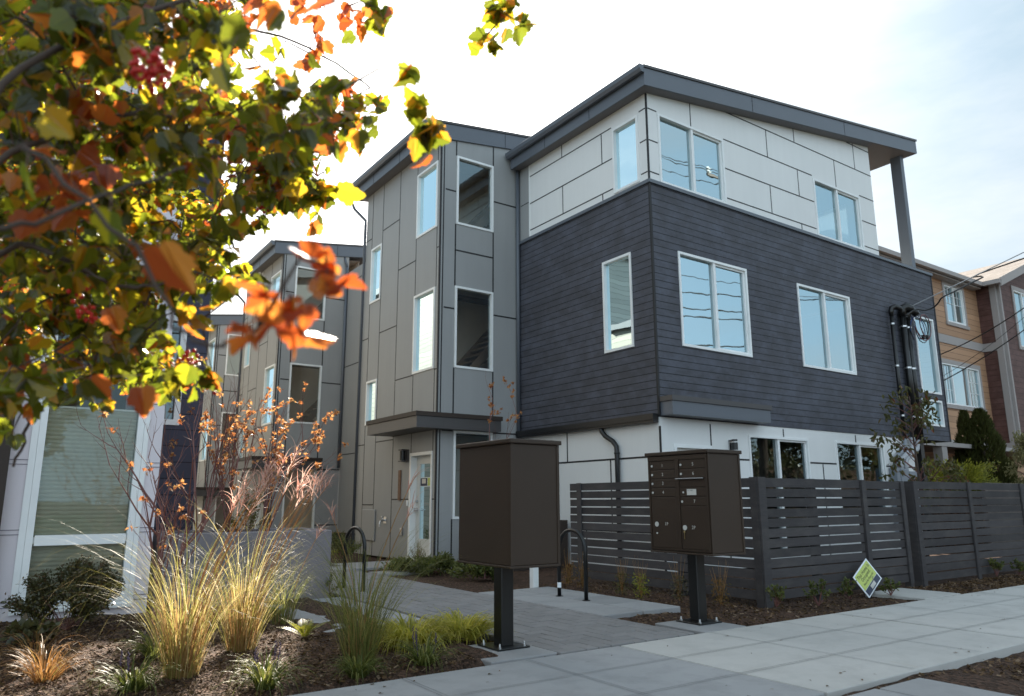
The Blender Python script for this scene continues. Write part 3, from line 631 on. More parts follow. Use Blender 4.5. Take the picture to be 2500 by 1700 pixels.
def cable(a, b, sag, r, mt, label, n=24, grp=None, extra=None):
    a, b = Vector(a), Vector(b); pts = [a.lerp(b, i/n)-Vector((0, 0, sag*4*(i/n)*(1-i/n))) for i in range(n+1)]
    if extra: pts = [Vector(e) for e in extra]+pts
    m = MB(); m.tube(pts, r, 6)
    return tag(make('overhead_wire', m, mt, smooth=True), label, 'wire', grp)
cable((16.70, 8.24, 5.40), EYE+ray(2500, 616).normalized()*19.6, .0, .011, WIREA, 'thin bright service wire rising from the hooded conduits to the upper right')
W2 = EYE+ray(2500, 631).normalized()*20
qa = on_y(2230, 755, 8.05); 
pts = [(16.66, 8.25, 5.2), on_y(2210, 772, 8.1), on_y(2236, 756, 8.0), on_y(2258, 758, 7.9), on_y(2280, 750, 7.75), on_y(2292, 738, 7.6), on_y(2300, 727, 7.5), on_y(2330, 712, 7.3), on_y(2400, 677, 6.9), W2, PT-Vector((0, 0, .3))]
pts = [Vector(p) for p in pts]; sm = []
for i in range(len(pts)-1):
    p0, p1, p2, p3 = pts[max(i-1, 0)], pts[i], pts[i+1], pts[min(i+2, len(pts)-1)]
    for t in (0, .25, .5, .75): sm.append(.5*((2*p1)+(p2-p0)*t+(2*p0-5*p1+4*p2-p3)*t*t+(-p0+3*p1-3*p2+p3)*t**3))
sm.append(pts[-1]); m = MB(); m.tube(sm, .017, 8); tag(make('overhead_wire', m, WIRE, smooth=True), 'thick black service drop that dips beside the cable coil', 'wire')
cable(EYE+ray(2500, 616).normalized()*19.6, PT, .0, .011, WIREA, 'bright service wire between the street pole and the upper right corner')
yy = 11.9
for (xa, ya, xb, yb_, r, nm) in ((2290, 868, 2500, 752, .018, 'upper'), (2240, 961, 2500, 806, .016, 'lower'), (2290, 925, 2500, 775, .007, 'thin middle')):
    a = on_y(xa, ya, yy); dd = ray(xb, yb_).normalized(); b = EYE+dd*26
    cable(a, b, .10, r, WIRE, {'upper': 'uppermost of the black wires running to the tan neighbour house', 'lower': 'lowest thick black wire crossing the brown downpipe of the neighbour house', 'thin middle': 'thin wire between the two thicker ones at the neighbour house'}[nm])
for k, (z, y) in enumerate(((14.5, -1.6), (14.4, -2.2), (14.4, -1.2), (11.2, -1.7), (9.9, -1.6), (9.3, -1.55), (8.7, -1.6), (8.4, -1.7), (7.3, -1.65))):
    cable((25.1, y, z), (-30, y+.1, z-.1), 1.0+.08*k, .016 if k < 5 else .028, WIRE, 'one of the parallel wires slung along the street from the timber pole', grp='street wires', n=40)

# ------------------------------------------------------------------ the two houses behind
T2 = thing('townhouse', (X1-.76, Y1+7.67, 0), 'middle grey townhouse with a sloping roof seen between the planter and the front house', 'house')
tower(T2, -.76, 7.67, -.46, zb=.3)
m = MB(); x0m = X0-.76
m.quad((x0m, 16.4, .3), (x0m, Y1+7.66, .3), (x0m, Y1+7.66, 7.75), (x0m, 16.4, 7.75)); m.quad((x0m, 16.4, .3), (17, 16.4, .3), (17, 16.4, 8.6), (x0m, 16.4, 7.75))
m.quad((x0m, 16.4, 7.75), (17, 16.4, 8.6), (17, 20, 8.6), (x0m, 20, 7.75))
make('side_wall', m, GREY, T2)
m = MB(); m.box(X1-.76+.3, Y1+7.9, -.4, 17, 23.4, .29); make('crawl_void_shade', m, JOINT, T2)  # black block: shade of the crawl void under the wall, put into the colour
j = MB(); joints(j, 'x', x0m, -1, [], [(7.4, 18, 20), (4.9, 18, 20), (2.4, 18, 20)]); make('panel_joint', j, JOINT, T2)
T3 = thing('townhouse', (X1-.83, Y1+14.67, 0), 'farthest grey townhouse between the navy wall and the middle townhouse', 'house')
tower(T3, -.83, 14.67, -1.14, zb=-.2)

# ------------------------------------------------------------------ lilac building on the left
LB = thing('apartment_building', (0, 8.85, 0), 'lilac and navy building with a tall white framed window at the left edge', 'building')
YL = 8.85
hw = (.335, .10, 1.29, 3.3)
o_, i_ = MB(), MB()
wall(o_, i_, 'y', YL, -1, .12, 1.48, -.1, 6.35, [hw])
o_.quad((1.48, YL, -.1), (1.48, 14, -.1), (1.48, 14, 6.35), (1.48, YL, 6.35)); o_.quad((-8, 14, -.1), (1.48, 14, -.1), (1.48, 14, 6.35), (-8, 14, 6.35))
make('lilac_wall', o_, LAV, LB)
i_.quad((-1, YL+2.5, -.1), (1.4, YL+2.5, -.1), (1.4, YL+2.5, 6), (-1, YL+2.5, 6)); i_.box(-1, YL+.2, 3.4, 1.4, YL+2.5, 3.5); i_.box(-.3, YL+.2, -.1, -.2, YL+2.5, 3.4)
make('interior_wall', i_, INT, LB)
window(LB, 'y', YL, -1, hw, (), m_glass('faintly reflecting glass', .02, (.88, .90, .86), .05), fwid=.062, hbars=(.75,), rec=.04)
f = MB(); f.box(.318, YL-.035, .065, 1.31, YL-.002, .099); f.box(.41, YL-.028, .70, 1.215, YL-.019, .80)
for a, b in ((.275, .333), (1.292, 1.34)): f.box(a, YL-.022, .06, b, YL-.001, 3.36)
make('window_trim', f, VINYL, LB)
b_ = MB(); z = .15; k = 0
while z < 2.08:
    b_.quad((.40, YL+.10, z), (1.225, YL+.10, z), (1.225, YL+.088, z+.021), (.40, YL+.088, z+.021)); b_.quad((.40, YL+.088, z+.021), (1.225, YL+.088, z+.021), (1.225, YL+.10, z+.042), (.40, YL+.10, z+.042)); z += .042
bo = make('window_blind', b_, BLIND, LB); b_ = MB(); b_.box(.40, YL+.08, 2.08, 1.225, YL+.11, 2.10); make('blind_rail', b_, VINYL, bo)
BATM = m_plain('dark lilac batten', (.22, .20, .23), .7)  # darker lilac for the thin double batten lines
for z in (.13, .81, 1.49, 2.17, 2.845, 3.53, 4.2, 4.9, 5.6):
    for a, b in ((.12, .275), (1.34, 1.48)) if z < 3.4 else ((.12, 1.48),):
        bt = MB()
        for dz in (0, .045): bt.box(a, YL-.004, z+dz-.004, b, YL+.002, z+dz+.004)
        make('panel_batten', bt, BATM, LB)
m = MB(); m.box(-8, YL-.14, -.1, .118, YL+.1, 6.35); make('brown_wall', m, RUST, LB)
m = MB(); m.box(-8.1, YL-.25, 6.352, 1.62, 14.1, 6.56); make('roof_edge', m, FASCIA, LB)
nw = (1.60, 2.06, 1.85, 3.46)
o_ = MB()
wall(o_, None, 'y', 10.0, -1, 1.48, 2.115, -.1, 6.3, [nw]); make('navy_wall', o_, NAVY, LB)
m = MB(); m.quad((1.5, 10.5, 1.9), (2.1, 10.5, 1.9), (2.1, 10.5, 3.6), (1.5, 10.5, 3.6)); make('interior_wall', m, FLOOR, LB)
window(LB, 'y', 10.0, -1, nw, (), GLASSD, fwid=.07)
m = MB(); m.quad((2.115, 10.0, -.1), (2.115, 17, -.1), (2.115, 17, 6.3), (2.115, 10.0, 6.3)); m.quad((2.115, 17, -.1), (2.115, 32, -.1), (2.115, 32, 8.9), (2.115, 17, 8.9)); m.quad((-4, 17, 2), (2.115, 17, 2), (2.115, 17, 8.9), (-4, 17, 8.9)); m.quad((-4, 32, -.1), (2.115, 32, -.1), (2.115, 32, 8.9), (-4, 32, 8.9)); make('cream_side_wall', m, TAN, LB)
m = MB(); m.box(1.2, 9.85, 6.302, 2.25, 16.9, 6.34+.15); m.box(-4, 16.8, 8.902, 2.4, 32.2, 9.15); make('roof_edge', m, FASCIA, LB)

# ------------------------------------------------------------------ neighbour house on the right
NB = thing('neighbour_house', (27, 12, 0), 'tan and brown clapboard house with a shingle roof at the right edge', 'house')
o_ = MB(); YN = 12.0; XC = 29.5; YBy = 11.376
n1 = (27.0, 7.28, 28.35, 8.62); n2 = (26.15, 4.30, 28.85, 5.72)
wall(o_, None, 'y', YN, -1, 20, XC, 3.05, 8.9, [n1, n2]); make('tan_wall', o_, ORANGE, NB)
m = MB(); m.quad((20, YN+.6, 3), (XC, YN+.6, 3), (XC, YN+.6, 8.9), (20, YN+.6, 8.9)); m.quad((20, YN+.1, 3.05), (XC, YN+.1, 3.05), (XC, YN+.6, 3.05), (20, YN+.6, 3.05)); make('interior_wall', m, INT, NB)
window(NB, 'y', YN, -1, n1, (27.68,)); window(NB, 'y', YN, -1, n2, (26.85, 28.0), sash=False)
for nm, hh in (('a', n1), ('b', n2)):
    f = MB(); a, c, b, d_ = hh
    f.box(a-.12, YN-.03, c-.02, a-.002, YN-.002, d_+.15); f.box(b+.002, YN-.03, c-.02, b+.12, YN-.002, d_+.15); f.box(a, YN-.03, d_+.002, b, YN-.002, d_+.15); f.box(a-.16, YN-.06, c-.14, b+.16, YN-.003, c-.022)
    make('window_trim', f, TRIM, NB)
mg = MB()
for a, b in ((27.08, 27.64), (27.75, 28.27)):
    mg.box((a+b)/2-.008, YN+.03, 7.98, (a+b)/2+.008, YN+.045, 8.57); mg.box(a, YN+.03, 8.27, b, YN+.045, 8.285); mg.box(a, YN+.03, 7.98, b, YN+.045, 7.995)
for a, b in ((26.2, 26.8), (28.06, 28.78)):
    for q in (1/3, 2/3): mg.box(a+(b-a)*q-.008, YN+.03, 4.36, a+(b-a)*q+.008, YN+.045, 5.66)
    mg.box(a, YN+.03, 5.2, b, YN+.045, 5.215); mg.box(a, YN+.03, 4.8, b, YN+.045, 4.815)
make('window_grille', mg, VINYL, NB)
b_ = MB(); b_.box(20, YN-.035, 6.44, XC-.001, YN-.002, 6.74); b_.box(20, YN-.035, 2.75, XC-.001, YN-.002, 3.09); b_.box(XC-.035, YBy, 6.44, XC-.002, YN-.036, 6.74); b_.box(XC-.035, YBy, 2.75, XC-.002, YN-.036, 3.09)
make('band_board', b_, TRIM, NB)
m = MB(); m.quad((XC, YBy, 2.8), (XC, YN, 2.8), (XC, YN, 9.0), (XC, YBy, 9.0)); mb_w = (31.1, 6.75, 32.6, 8.95)
wall(m, None, 'y', YBy, -1, XC, 38, 2.8, 9.0, [mb_w], ztop=lambda x: 9.0+min(.39*(x-XC), .39*(38-x))if True else 9)
make('shingle_wall', m, SHING, NB)
window(NB, 'y', YBy, -1, mb_w, (31.85,)); f = MB(); f.box(30.95, YBy-.035, 6.62, 31.098, YBy-.002, 9.1); f.box(31.1, YBy-.035, 6.62, 32.7, YBy-.002, 6.748); f.box(31.1, YBy-.035, 8.952, 32.7, YBy-.002, 9.1); make('window_trim', f, TRIM, NB)
m = MB(); m.quad((30.6, YBy+.5, 6), (33, YBy+.5, 6), (33, YBy+.5, 9.2), (30.6, YBy+.5, 9.2)); make('interior_wall', m, INT, NB)
m = MB(); m.box(XC-.04, YBy-.04, 2.8, XC+.22, YBy-.002, 9.0); m.box(XC-.04, YBy-.001, 2.8, XC-.003, YBy+.16, 9.0); make('corner_board', m, TRIM, NB)
m = MB(); m.box(XC+.10, YBy-.14, 2.8, XC+.20, YBy-.045, 8.9); make('downpipe', m, TRIM, NB)
# gable roof over the brown bay, lower roof over the tan wing, gutters
m = MB(); XG = 34.0; zE = 9.0; zG = zE+.4*(XG-XC+.3)
m.hexa([(XC-.3, YBy-.35, zE-.12), (XG, YBy-.35, zG-.12), (XG, 17.5, zG-.12), (XC-.3, 13.6, zE-.12), (XC-.3, YBy-.35, zE), (XG, YBy-.35, zG), (XG, 17.5, zG), (XC-.3, 13.6, zE)])
m.hexa([(XG, YBy-.35, zG-.12), (39, YBy-.35, zG-2.2), (39, 17, zG-2.2), (XG, 17.5, zG-.12), (XG, YBy-.35, zG), (39, YBy-.35, zG-2.05), (39, 17, zG-2.05), (XG, 17.5, zG)])
make('roof', m, ROOFS, NB)
m = MB(); m.hexa([(19.5, YN-.32, 8.86), (XC-.3, YN-.32, 8.86), (XC-.3, 15.5, 9.2), (19.5, 15.5, 9.2), (19.5, YN-.32, 8.97), (XC-.3, YN-.32, 8.97), (XC-.3, 15.5, 9.3), (19.5, 15.5, 9.3)])
make('wing_roof', m, ROOFS, NB)
m = MB(); m.hexa([(XC-.34, YBy-.40, zE-.30), (XG, YBy-.40, zG-.30), (XG, YBy-.352, zG-.30), (XC-.34, YBy-.352, zE-.30), (XC-.34, YBy-.40, zE+.02), (XG, YBy-.40, zG+.02), (XG, YBy-.352, zG+.02), (XC-.34, YBy-.352, zE+.02)])
make('rake_board', m, TRIM, NB)
m = MB(); m.box(19.5, YN-.46, 8.80, XC-.30, YN-.325, 8.95); m.box(XC-.46, YBy-.38, 8.80, XC-.302, YN-.33, 8.95); m.box(19.5, YN-.30, 8.74, XC-.3, YN-.01, 8.79); make('gutter', m, TRIM, NB)
m = MB(); m.box(20, YN+.1, -.1, 38, YN+.6, 2.75); m.box(XC, YBy+.1, -.1, 38, YN+.09, 2.79); make('ground_floor_wall', m, ORANGE, NB)
m = MB(); m.box(22.1, YN-1.6, 0, 22.4, YN-1.35, 2.76); m.box(20, YN-1.62, 2.62, XC, YN-.05, 2.74); make('porch_post', m, TRIM, NB)

# ------------------------------------------------------------------ ground
m = MB(); m.quad((-600, -600, -.22), (600, -600, -.22), (600, 600, -.22), (-600, 600, -.22)); struct('ground', m, m_mulch('dry earth', (.06, .05, .035), (.12, .10, .06)))
rg = random.Random(3)
def hgt(x, y):
    e = .022*math.sin(x*2.1+.4)*math.sin(y*1.7)+.012*math.sin(x*7+y*3)+.006*math.sin(x*17-y*11)
    return e
m = MB(); nx, ny = 150, 170; xa, xb, ya, yb_ = -4, 11, -.5, 16
for j_ in range(ny+1):
    for i in range(nx+1):
        x = xa+(xb-xa)*i/nx; y = ya+(yb_-ya)*j_/ny
        inset = .045
        if x < 3.3 and 4.75 < y < 9: inset = .005-.02*(x > 2.9)
        m.v.append((x, y, hgt(x, y)*.6-inset+rg.uniform(-.006, .006)))
for j_ in range(ny):
    for i in range(nx):
        a = j_*(nx+1)+i; m.f.append((a, a+1, a+nx+2, a+nx+1))
struct('mulch_bed', m, MULCH, smooth=False)
m = MB(); m.quad((-40, 16, -.06), (60, 16, -.06), (60, 60, -.9), (-40, 60, -.9)); m.quad((11, 2.7, -.05), (60, 2.7, -.05), (60, 16, -.06), (11, 16, -.06)); m.quad((-40, -.5, -.05), (-4, -.5, -.05), (-4, 16, -.06), (-40, 16, -.06)); m.quad((11, -.5, -.05), (60, -.5, -.05), (60, 2.7, -.05), (11, 2.7, -.05))
struct('yard', m, MULCH)
m = MB(); m.quad((-200, -10, -.19), (200, -10, -.19), (200, -.7, -.19), (-200, -.7, -.19)); struct('road', m, ASPH)
m = MB(); m.cbox(-200, -.7, -.22, 200, -.52, -.02, .02); m.cbox(-200, -10.2, -.22, 200, -10, -.02, .02); struct('kerb', m, CONC_D)
m = MB(); m.quad((-200, -60, -.03), (200, -60, -.03), (200, -10.19, -.03), (-200, -10.19, -.03)); struct('far_verge', m, m_mulch('far lawn', (.03, .05, .015), (.07, .10, .03)))
# sidewalk: square panels of poured concrete with tooled edges
def panels(name, xs, y0, y1, mt, edge=.006):
    m = MB()
    for a, b in zip(xs, xs[1:]): m.cbox(a+.010, y0, -.12, b-.010, y1, 0, edge)
    return struct(name, m, mt)
panels('sidewalk', [4.22, 7.15, 10.22, 13.3, 16.35, 19.4, 22.5, 25.6, 28.7, 31.8, 35, 38, 45, 60], 2.81, 4.60, CONC)
panels('sidewalk', [-30, -10, -5, -1.85, 1.2, 4.218], 2.81, 4.60, CONC_D)
SCORE = m_concrete('scored concrete line', (.20, .20, .20))
m = MB()
for x in [4.22+.98*k+(.05 if k % 3 else 0) for k in range(-9, 30)]:
    if abs((x-4.22) % 3.05) > .2:
        for dx in (0, .028): m.quad((x+dx, 2.83, .004), (x+dx+.004, 2.83, .004), (x+dx+.004, 4.58, .004), (x+dx, 4.58, .004))
for y in (3.40, 4.0):
    for dy in (0, .028): m.quad((-20, y+dy, .0042), (45, y+dy, .0042), (45, y+dy+.004, .0042), (-20, y+dy+.004, .0042))
struct('sidewalk_score_lines', m, SCORE)
m = MB(); rr_ = random.Random(9)
p0 = gp(1700+1380*.3442, 1400+632*.3442); p1 = gp(1700+1560*.3442, 1400+668*.3442)
n_ = 14; L = [p0.lerp(p1, i/n_) for i in range(n_+1)]
for i in range(n_):
    a, b = L[i], L[i+1]; w1 = .012+.006*rr_.random(); m.quad((a.x, a.y-w1, .0062), (b.x, b.y-w1, .0062), (b.x, b.y+w1*.6, .0062), (a.x, a.y+w1*.6, .0062))
struct('survey_paint_mark', m, m_plain('faded orange paint', (.42, .28, .12), .8))
# stepping slabs in the planting strip, at the lower right corner
def slabs(name, rects, mt, label=None, z=0.0):
    m = MB()
    for (a, b, c, d_) in rects: m.cbox(a, b, -.1, c, d_, z, .008)
    return struct(name, m, mt)
slabs('stepping_slab', [(4.58, 2.10, 5.06, 2.69), (4.03, 2.12, 4.555, 2.70), (3.4, 2.1, 4.0, 2.69), (4.60, 1.47, 5.05, 2.08), (5.12, 1.3, 5.6, 2.0)], CONC_D)
slabs('patio_slab', [(5.165+.565*i, 5.855+.59*k, 5.165+.565*i+.55, 5.855+.59*k+.575) for i in range(2) for k in range(4)], CONC_D)
slabs('garden_path', [(2.56, 7.235, 3.60, 8.20), (2.54, 6.53, 3.60, 7.215), (2.6, 8.22, 3.6, 8.8), (3.0, 5.9, 3.6, 6.51)], CONC_D)
slabs('gate_slab', [(9.05, 4.64, 9.9, 5.38)], CONC)
slabs('door_step', [(5.3, 12.3, 6.6, 13.5), (4.7, 12.25, 5.28, 12.9), (5.2, 11.2, 6.75, 11.6)], CONC_D)
# herringbone pavers, 0.12 x 0.24 m, laid at right angles to the kerb
m = MB(); u_ = .128; rp = random.Random(4); PX0, PX1, PY0, PY1 = 3.66, 5.14, 4.64, 13.0
ncx = int((PX1-PX0)/u_)+1; ncy = int((PY1-PY0)/u_)+1
for cx in range(-2, ncx+2):
    for cy in range(-2, ncy+2):
        md = (cx-cy) % 4
        if md == 0: r = (cx, cy, cx+2, cy+1)
        elif md == 2: r = (cx, cy-1, cx+1, cy+1)
        else: continue
        a, b, c, d_ = PX0+r[0]*u_, PY0+r[1]*u_, PX0+r[2]*u_, PY0+r[3]*u_
        a, c = max(a, PX0), min(c, PX1); b, d_ = max(b, PY0), min(d_, PY1)
        if c-a < .03 or d_-b < .03: continue
        g_ = .0035; z = rp.uniform(-.003, .003); m.cbox(a+g_, b+g_, -.07, c-g_, d_-g_, z, .005)
struct('paver_path', m, PAVER)
m = MB(); m.quad((PX0-.02, PY0-.01, -.014), (PX1+.03, PY0-.01, -.014), (PX1+.03, PY1, -.014), (PX0-.02, PY1, -.014)); struct('paver_bedding', m, SAND)
# loose bark on the beds
m = MB(); rc = random.Random(8); n_ = 0
def clear(x, y):
    if 2.78 < y < 4.63: return False
    if PX0-.03 < x < PX1+.03 and y > 4.6: return False
    if 5.15 < x < 6.31 and 5.84 < y < 8.22: return False
    if 2.52 < x < 3.62 and 5.88 < y < 8.82: return False
    if 3.02 < x < 3.68 and 4.65 < y < 5.34 or 5.2 < x < 5.82 and 4.6 < y < 5.25: return False
    if 9.03 < x < 9.92 and 4.6 < y < 5.4: return False
    if x < 5.65 and x > 3.38 and 1.2 < y < 2.72: return False
    return True
while n_ < 26000:
    k = rc.random()
    if k < .5: x, y = rc.uniform(-.3, 3.65), rc.uniform(4.62, 8.8)
    elif k < .72: x, y = rc.uniform(5.1, 9.2), rc.uniform(4.6, 8.6)
    elif k < .85: x, y = rc.uniform(9.8, 13.5), rc.uniform(4.6, 5.5)
    else: x, y = rc.uniform(4.2, 8.5), rc.uniform(1.0, 2.8)
    if not clear(x, y): continue
    n_ += 1; inset = .045
    if x < 3.3 and 4.75 < y < 9: inset = .005-.02*(x > 2.9)
    z = hgt(x, y)*.6-inset+rc.uniform(.0, .012); a = rc.uniform(0, 6.28); l, w_ = rc.uniform(.006, .021), rc.uniform(.003, .008); t = rc.uniform(-.9, .9)
    ux, uy = math.cos(a)*l, math.sin(a)*l; vx, vy = -math.sin(a)*w_, math.cos(a)*w_; tz = t*l*.6; tw = rc.uniform(-.8, .8)*w_
    m.quad((x-ux-vx, y-uy-vy, z-tz-tw), (x+ux-vx, y+uy-vy, z+tz-tw), (x+ux+vx, y+uy+vy, z+tz+tw), (x-ux+vx, y-uy+vy, z-tz+tw))
struct('mulch_chips', m, CHIP, kind='stuff')

m = MB(); rl = random.Random(12)
for _ in range(90):
    x, y = rl.uniform(-.5, 12), rl.choice((rl.uniform(2.85, 4.58), rl.uniform(4.3, 4.58), rl.uniform(2.85, 3.05))); a = rl.uniform(0, 6.28); l = rl.uniform(.006, .022); w_ = l*rl.uniform(.3, .8)
    c = Vector((x, y, .003)); u = Vector((math.cos(a), math.sin(a), 0)); v = Vector((-u.y, u.x, 0)); h1_, h2_ = rl.uniform(0, .008), rl.uniform(0, .008)
    m.poly([c-u*l, c-v*w_*.6+Vector((0, 0, h1_)), c+u*l*.3-v*w_+Vector((0, 0, h2_)), c+u*l, c+v*w_*.8+Vector((0, 0, h1_))])
struct('leaf_litter', m, m_leaf('dry leaf crumbs', [(0, (.02, .014, .01)), (.7, (.06, .035, .02)), (1, (.2, .1, .05))], .1, .8, .1), kind='stuff')

# ------------------------------------------------------------------ cluster mailboxes
def mailbox(x0, y0, x1, y1, px, py, label, front, grp='cluster mailboxes by the path'):
    t = thing('cluster_mailbox', (px, py, 0), label, 'mailbox', grp)
    zb_, zt = .645, 1.555
    m = MB(); m.cbox(x0+.012, y0+.012, zb_, x1-.012, y1-.012, zt, .006); make('body', m, BRONZE, t)
    m = MB(); m.cbox(x0-.012, y0-.012, zt+.001, x1+.012, y1+.012, zt+.035, .006); make('hood', m, BRONZE, t)
    m = MB(); m.cbox(x0+.004, y0+.004, zb_-.018, x1-.004, y1-.004, zb_-.001, .004); make('floor_flange', m, BRONZE, t)
    for a in (x0+.006, x1-.030):      # folded edge returns of the steel shell
        m = MB(); m.box(a, y0+.006, zb_+.001, a+.024, y0+.0118, zt-.001); make('seam', m, BRONZE, t)
    m = MB(); bx = x0+.006 if front > 0 else x1-.0118
    m.box(bx, y0+.012, zb_+.001, bx+.0058, y0+.030, zt-.001); make('seam', m, BRONZE, t)
    m = MB(); m.cbox(px-.058, py-.058, .012, px+.058, py+.058, zb_-.019, .006); make('pedestal', m, BLACKPC, t)
    m = MB(); m.cbox(px-.15, py-.15, .001, px+.15, py+.15, .014, .003); make('base_plate', m, BLACKPC, t)
    for dx in (-.115, .115):
        for dy in (-.115, .115):
            b_ = MB(); b_.tube([(px+dx, py+dy, .014), (px+dx, py+dy, .024)], .016, 6); b_.tube([(px+dx, py+dy, .024), (px+dx, py+dy, .048)], [.009, .007], 8); make('anchor_bolt', b_, STEEL, t)
    return t
def mb_front(t, xf, s, y0, y1):
    """doors on the face x = xf whose outward side is s; left column first as the reader sees it"""
    def Y(u): return (y1-.02-u*(y1-y0-.04)) if s < 0 else (y0+.02+u*(y1-y0-.04))
    def X(d): return xf+s*d
    def dr(name, u0, u1, z0, z1, lab=None):
        m = MB(); a, b = Y(u0), Y(u1); m.cbox(X(-.012), min(a, b)+.003, z0+.003, X(.006), max(a, b)-.003, z1-.003, .002); return make(name, m, BRONZE, t)
    def txt(p, s_, u, z, size=.044):
        mm = text_mb(s_, (X(.0075), Y(u), z), (0, -1 if s < 0 else 1, 0), (0, 0, 1), size); make('number', mm, LETTER, p)
    def lock(p, u, z, r=.011):
        m = MB(); m.tube([(X(.006), Y(u), z), (X(.011), Y(u), z)], r, 14); make('lock', m, LOCKM, p)
    Z0, H_ = 1.50, .0865
    m = MB(); a, b = Y(0), Y(1)
    for z0, z1 in ((.66, .672), (1.508, 1.545)): m.box(X(-.012), min(a, b), z0, X(.012), max(a, b), z1)
    for u0, u1 in ((0, .028), (.475, .535), (.972, 1)):
        a, b = Y(u0), Y(u1); m.box(X(-.012), min(a, b), .672, X(.010), max(a, b), 1.508)
    make('door_surround', m, BRONZE, t)
    for k in range(4):
        d_ = dr('mail_door', .03, .472, Z0-H_*(k+1)+.005, Z0-H_*k); lock(d_, .07, Z0-H_*(k+.5)); txt(d_, str(k+1), .24, Z0-H_*(k+.5)-.012)
    d_ = dr('parcel_door', .03, .472, .675, Z0-H_*4); lock(d_, .12, .895, .024); lock(d_, .12, .81, .009); txt(d_, '1P', .26, .885)
    for k, n in enumerate(('5', '6')):
        d_ = dr('mail_door', .538, .97, Z0-H_*(k+1)+.005, Z0-H_*k); lock(d_, .575, Z0-H_*(k+.5)); txt(d_, n, .76, Z0-H_*(k+.5)-.012)
    d_ = dr('outgoing_mail_door', .538, .97, Z0-H_*3.0+.005, Z0-H_*2)
    m = MB(); a, b = Y(.50), Y(.95); m.cbox(X(.004), min(a, b), Z0-H_*2-.006, X(.035), max(a, b), Z0-H_*2+.002, .002); make('mail_slot_lip', m, STEEL, d_)
    d_ = dr('mail_door', .538, .97, Z0-H_*4+.005, Z0-H_*3)
    lock(d_, .60, Z0-H_*3.5, .009)
    m = MB(); a, b = Y(.66), Y(.81); m.box(X(.006), min(a, b), Z0-H_*3.5-.026, X(.0085), max(a, b), Z0-H_*3.5+.03); lb = make('notice_label', m, LETTER, d_)
    mm = text_mb('U.S. MAIL', (X(.0095), Y(.67), Z0-H_*3.5+.012), (0, -1 if s < 0 else 1, 0), (0, 0, 1), .0165); make('lettering', mm, INK, lb)
    d_ = dr('mail_door', .538, .97, Z0-H_*5+.005, Z0-H_*4); lock(d_, .575, Z0-H_*4.5); txt(d_, '7', .76, Z0-H_*4.5-.012)
    d_ = dr('parcel_door', .538, .97, .675, Z0-H_*5); lock(d_, .60, .87, .024); txt(d_, '2P', .71, .86)
    m = MB(); a = Y(.595); m.box(X(.012), a-.003, .765, X(.016), a+.003, .83); m.tube([(X(.014), a, .825), (X(.014), a, .842)], .008, 8); make('key', m, BRASS, d_)
M1_ = mailbox(3.22, 4.66, 3.70, 5.45, 3.455, 5.10, 'dark bronze cluster mailbox turned away, its blank back towards the garden', 1)
mb_front(M1_, 3.688, 1, 4.66, 5.45)
M2_ = mailbox(5.415, 4.63, 5.885, 5.425, 5.62, 5.02, 'dark bronze cluster mailbox with numbered doors 1 to 7 in front of the slatted fence', -1)
mb_front(M2_, 5.427, -1, 4.63, 5.425)
for lb, r in (('square concrete pad under the blank backed mailbox', (3.06, 4.675, 3.66, 5.31)), ('square concrete pad under the mailbox with numbered doors', (5.24, 4.62, 5.80, 5.22))):
    m = MB(); m.cbox(r[0], r[1], -.06, r[2], r[3], .0, .006); tag(make('mailbox_pad', m, CONC_D), lb, 'concrete pad', 'mailbox pads')

# ------------------------------------------------------------------ bike hoops
def hoop(loc, rz, label):
    t = thing('bike_rack', loc, label, 'bike rack', 'hoop bike racks')
    m = MB(); r = .248; H_ = .78; pts = [(0, -r, 0), (0, -r, H_-r)]
    for i in range(1, 16): a = math.pi*i/16; pts.append((0, -r*math.cos(a), H_-r+r*math.sin(a)))
    pts += [(0, r, H_-r), (0, r, 0)]; m.tube(pts, .0235, 14); make('hoop', m, BLACKPC, t, local=True, smooth=True)
    for s in (-1, 1): m = MB(); m.tube([(0, s*r, 0), (0, s*r, .006)], .045, 16); make('flange', m, BLACKPC, t, local=True)
    t.rotation_euler.z = rz; return t
h_ = hoop((5.765, 7.066, .0), 0, 'black hoop bike rack on the slabs, left of the mailbox with numbered doors')
m = MB(); m.tube([(0, .248, .10), (0, .248, .16)], .0245, 14); make('sticker', m, WHT, h_, local=True)
dup(h_, (4.02, 9.42, 0), .12, 1, 'black hoop bike rack half hidden behind the tallest green grass clump')
for ch in [c for c in bpy.data.objects if c.name.startswith('sticker.') and c.parent and c.parent.name.startswith('bike_rack.')]: bpy.data.objects.remove(ch)

# ------------------------------------------------------------------ planters, post
P_ = thing('concrete_planter', (2.6, 9.4, 0), 'low grey concrete planter wall box behind the ornamental grasses', 'planter')
m = MB(); a, b, c, d_ = 1.55, 8.91, 3.50, 9.98; w_ = .12
m.cbox(a, b, -.1, c, b+w_, .78, .012); m.cbox(a, d_-w_, -.1, c, d_, .78, .012); m.cbox(a, b+w_-.002, -.1, a+w_, d_-w_+.002, .7795, .012); m.cbox(c-w_, b+w_-.012, -.1, c-.0005, d_-w_+.012, .7795, .012)
make('planter_wall', m, CONC_P, P_)
m = MB(); m.quad((a+.1, b+.1, .70), (c-.1, b+.1, .70), (c-.1, d_-.1, .70), (a+.1, d_-.1, .70)); make('soil', m, MULCH, P_)
P2 = thing('steel_planter', (7.9, 10.9, 0), 'brown steel planter box behind the blank backed mailbox', 'planter')
m = MB(); a, b, c, d_ = 7.35, 10.70, 8.65, 11.3; w_ = .04
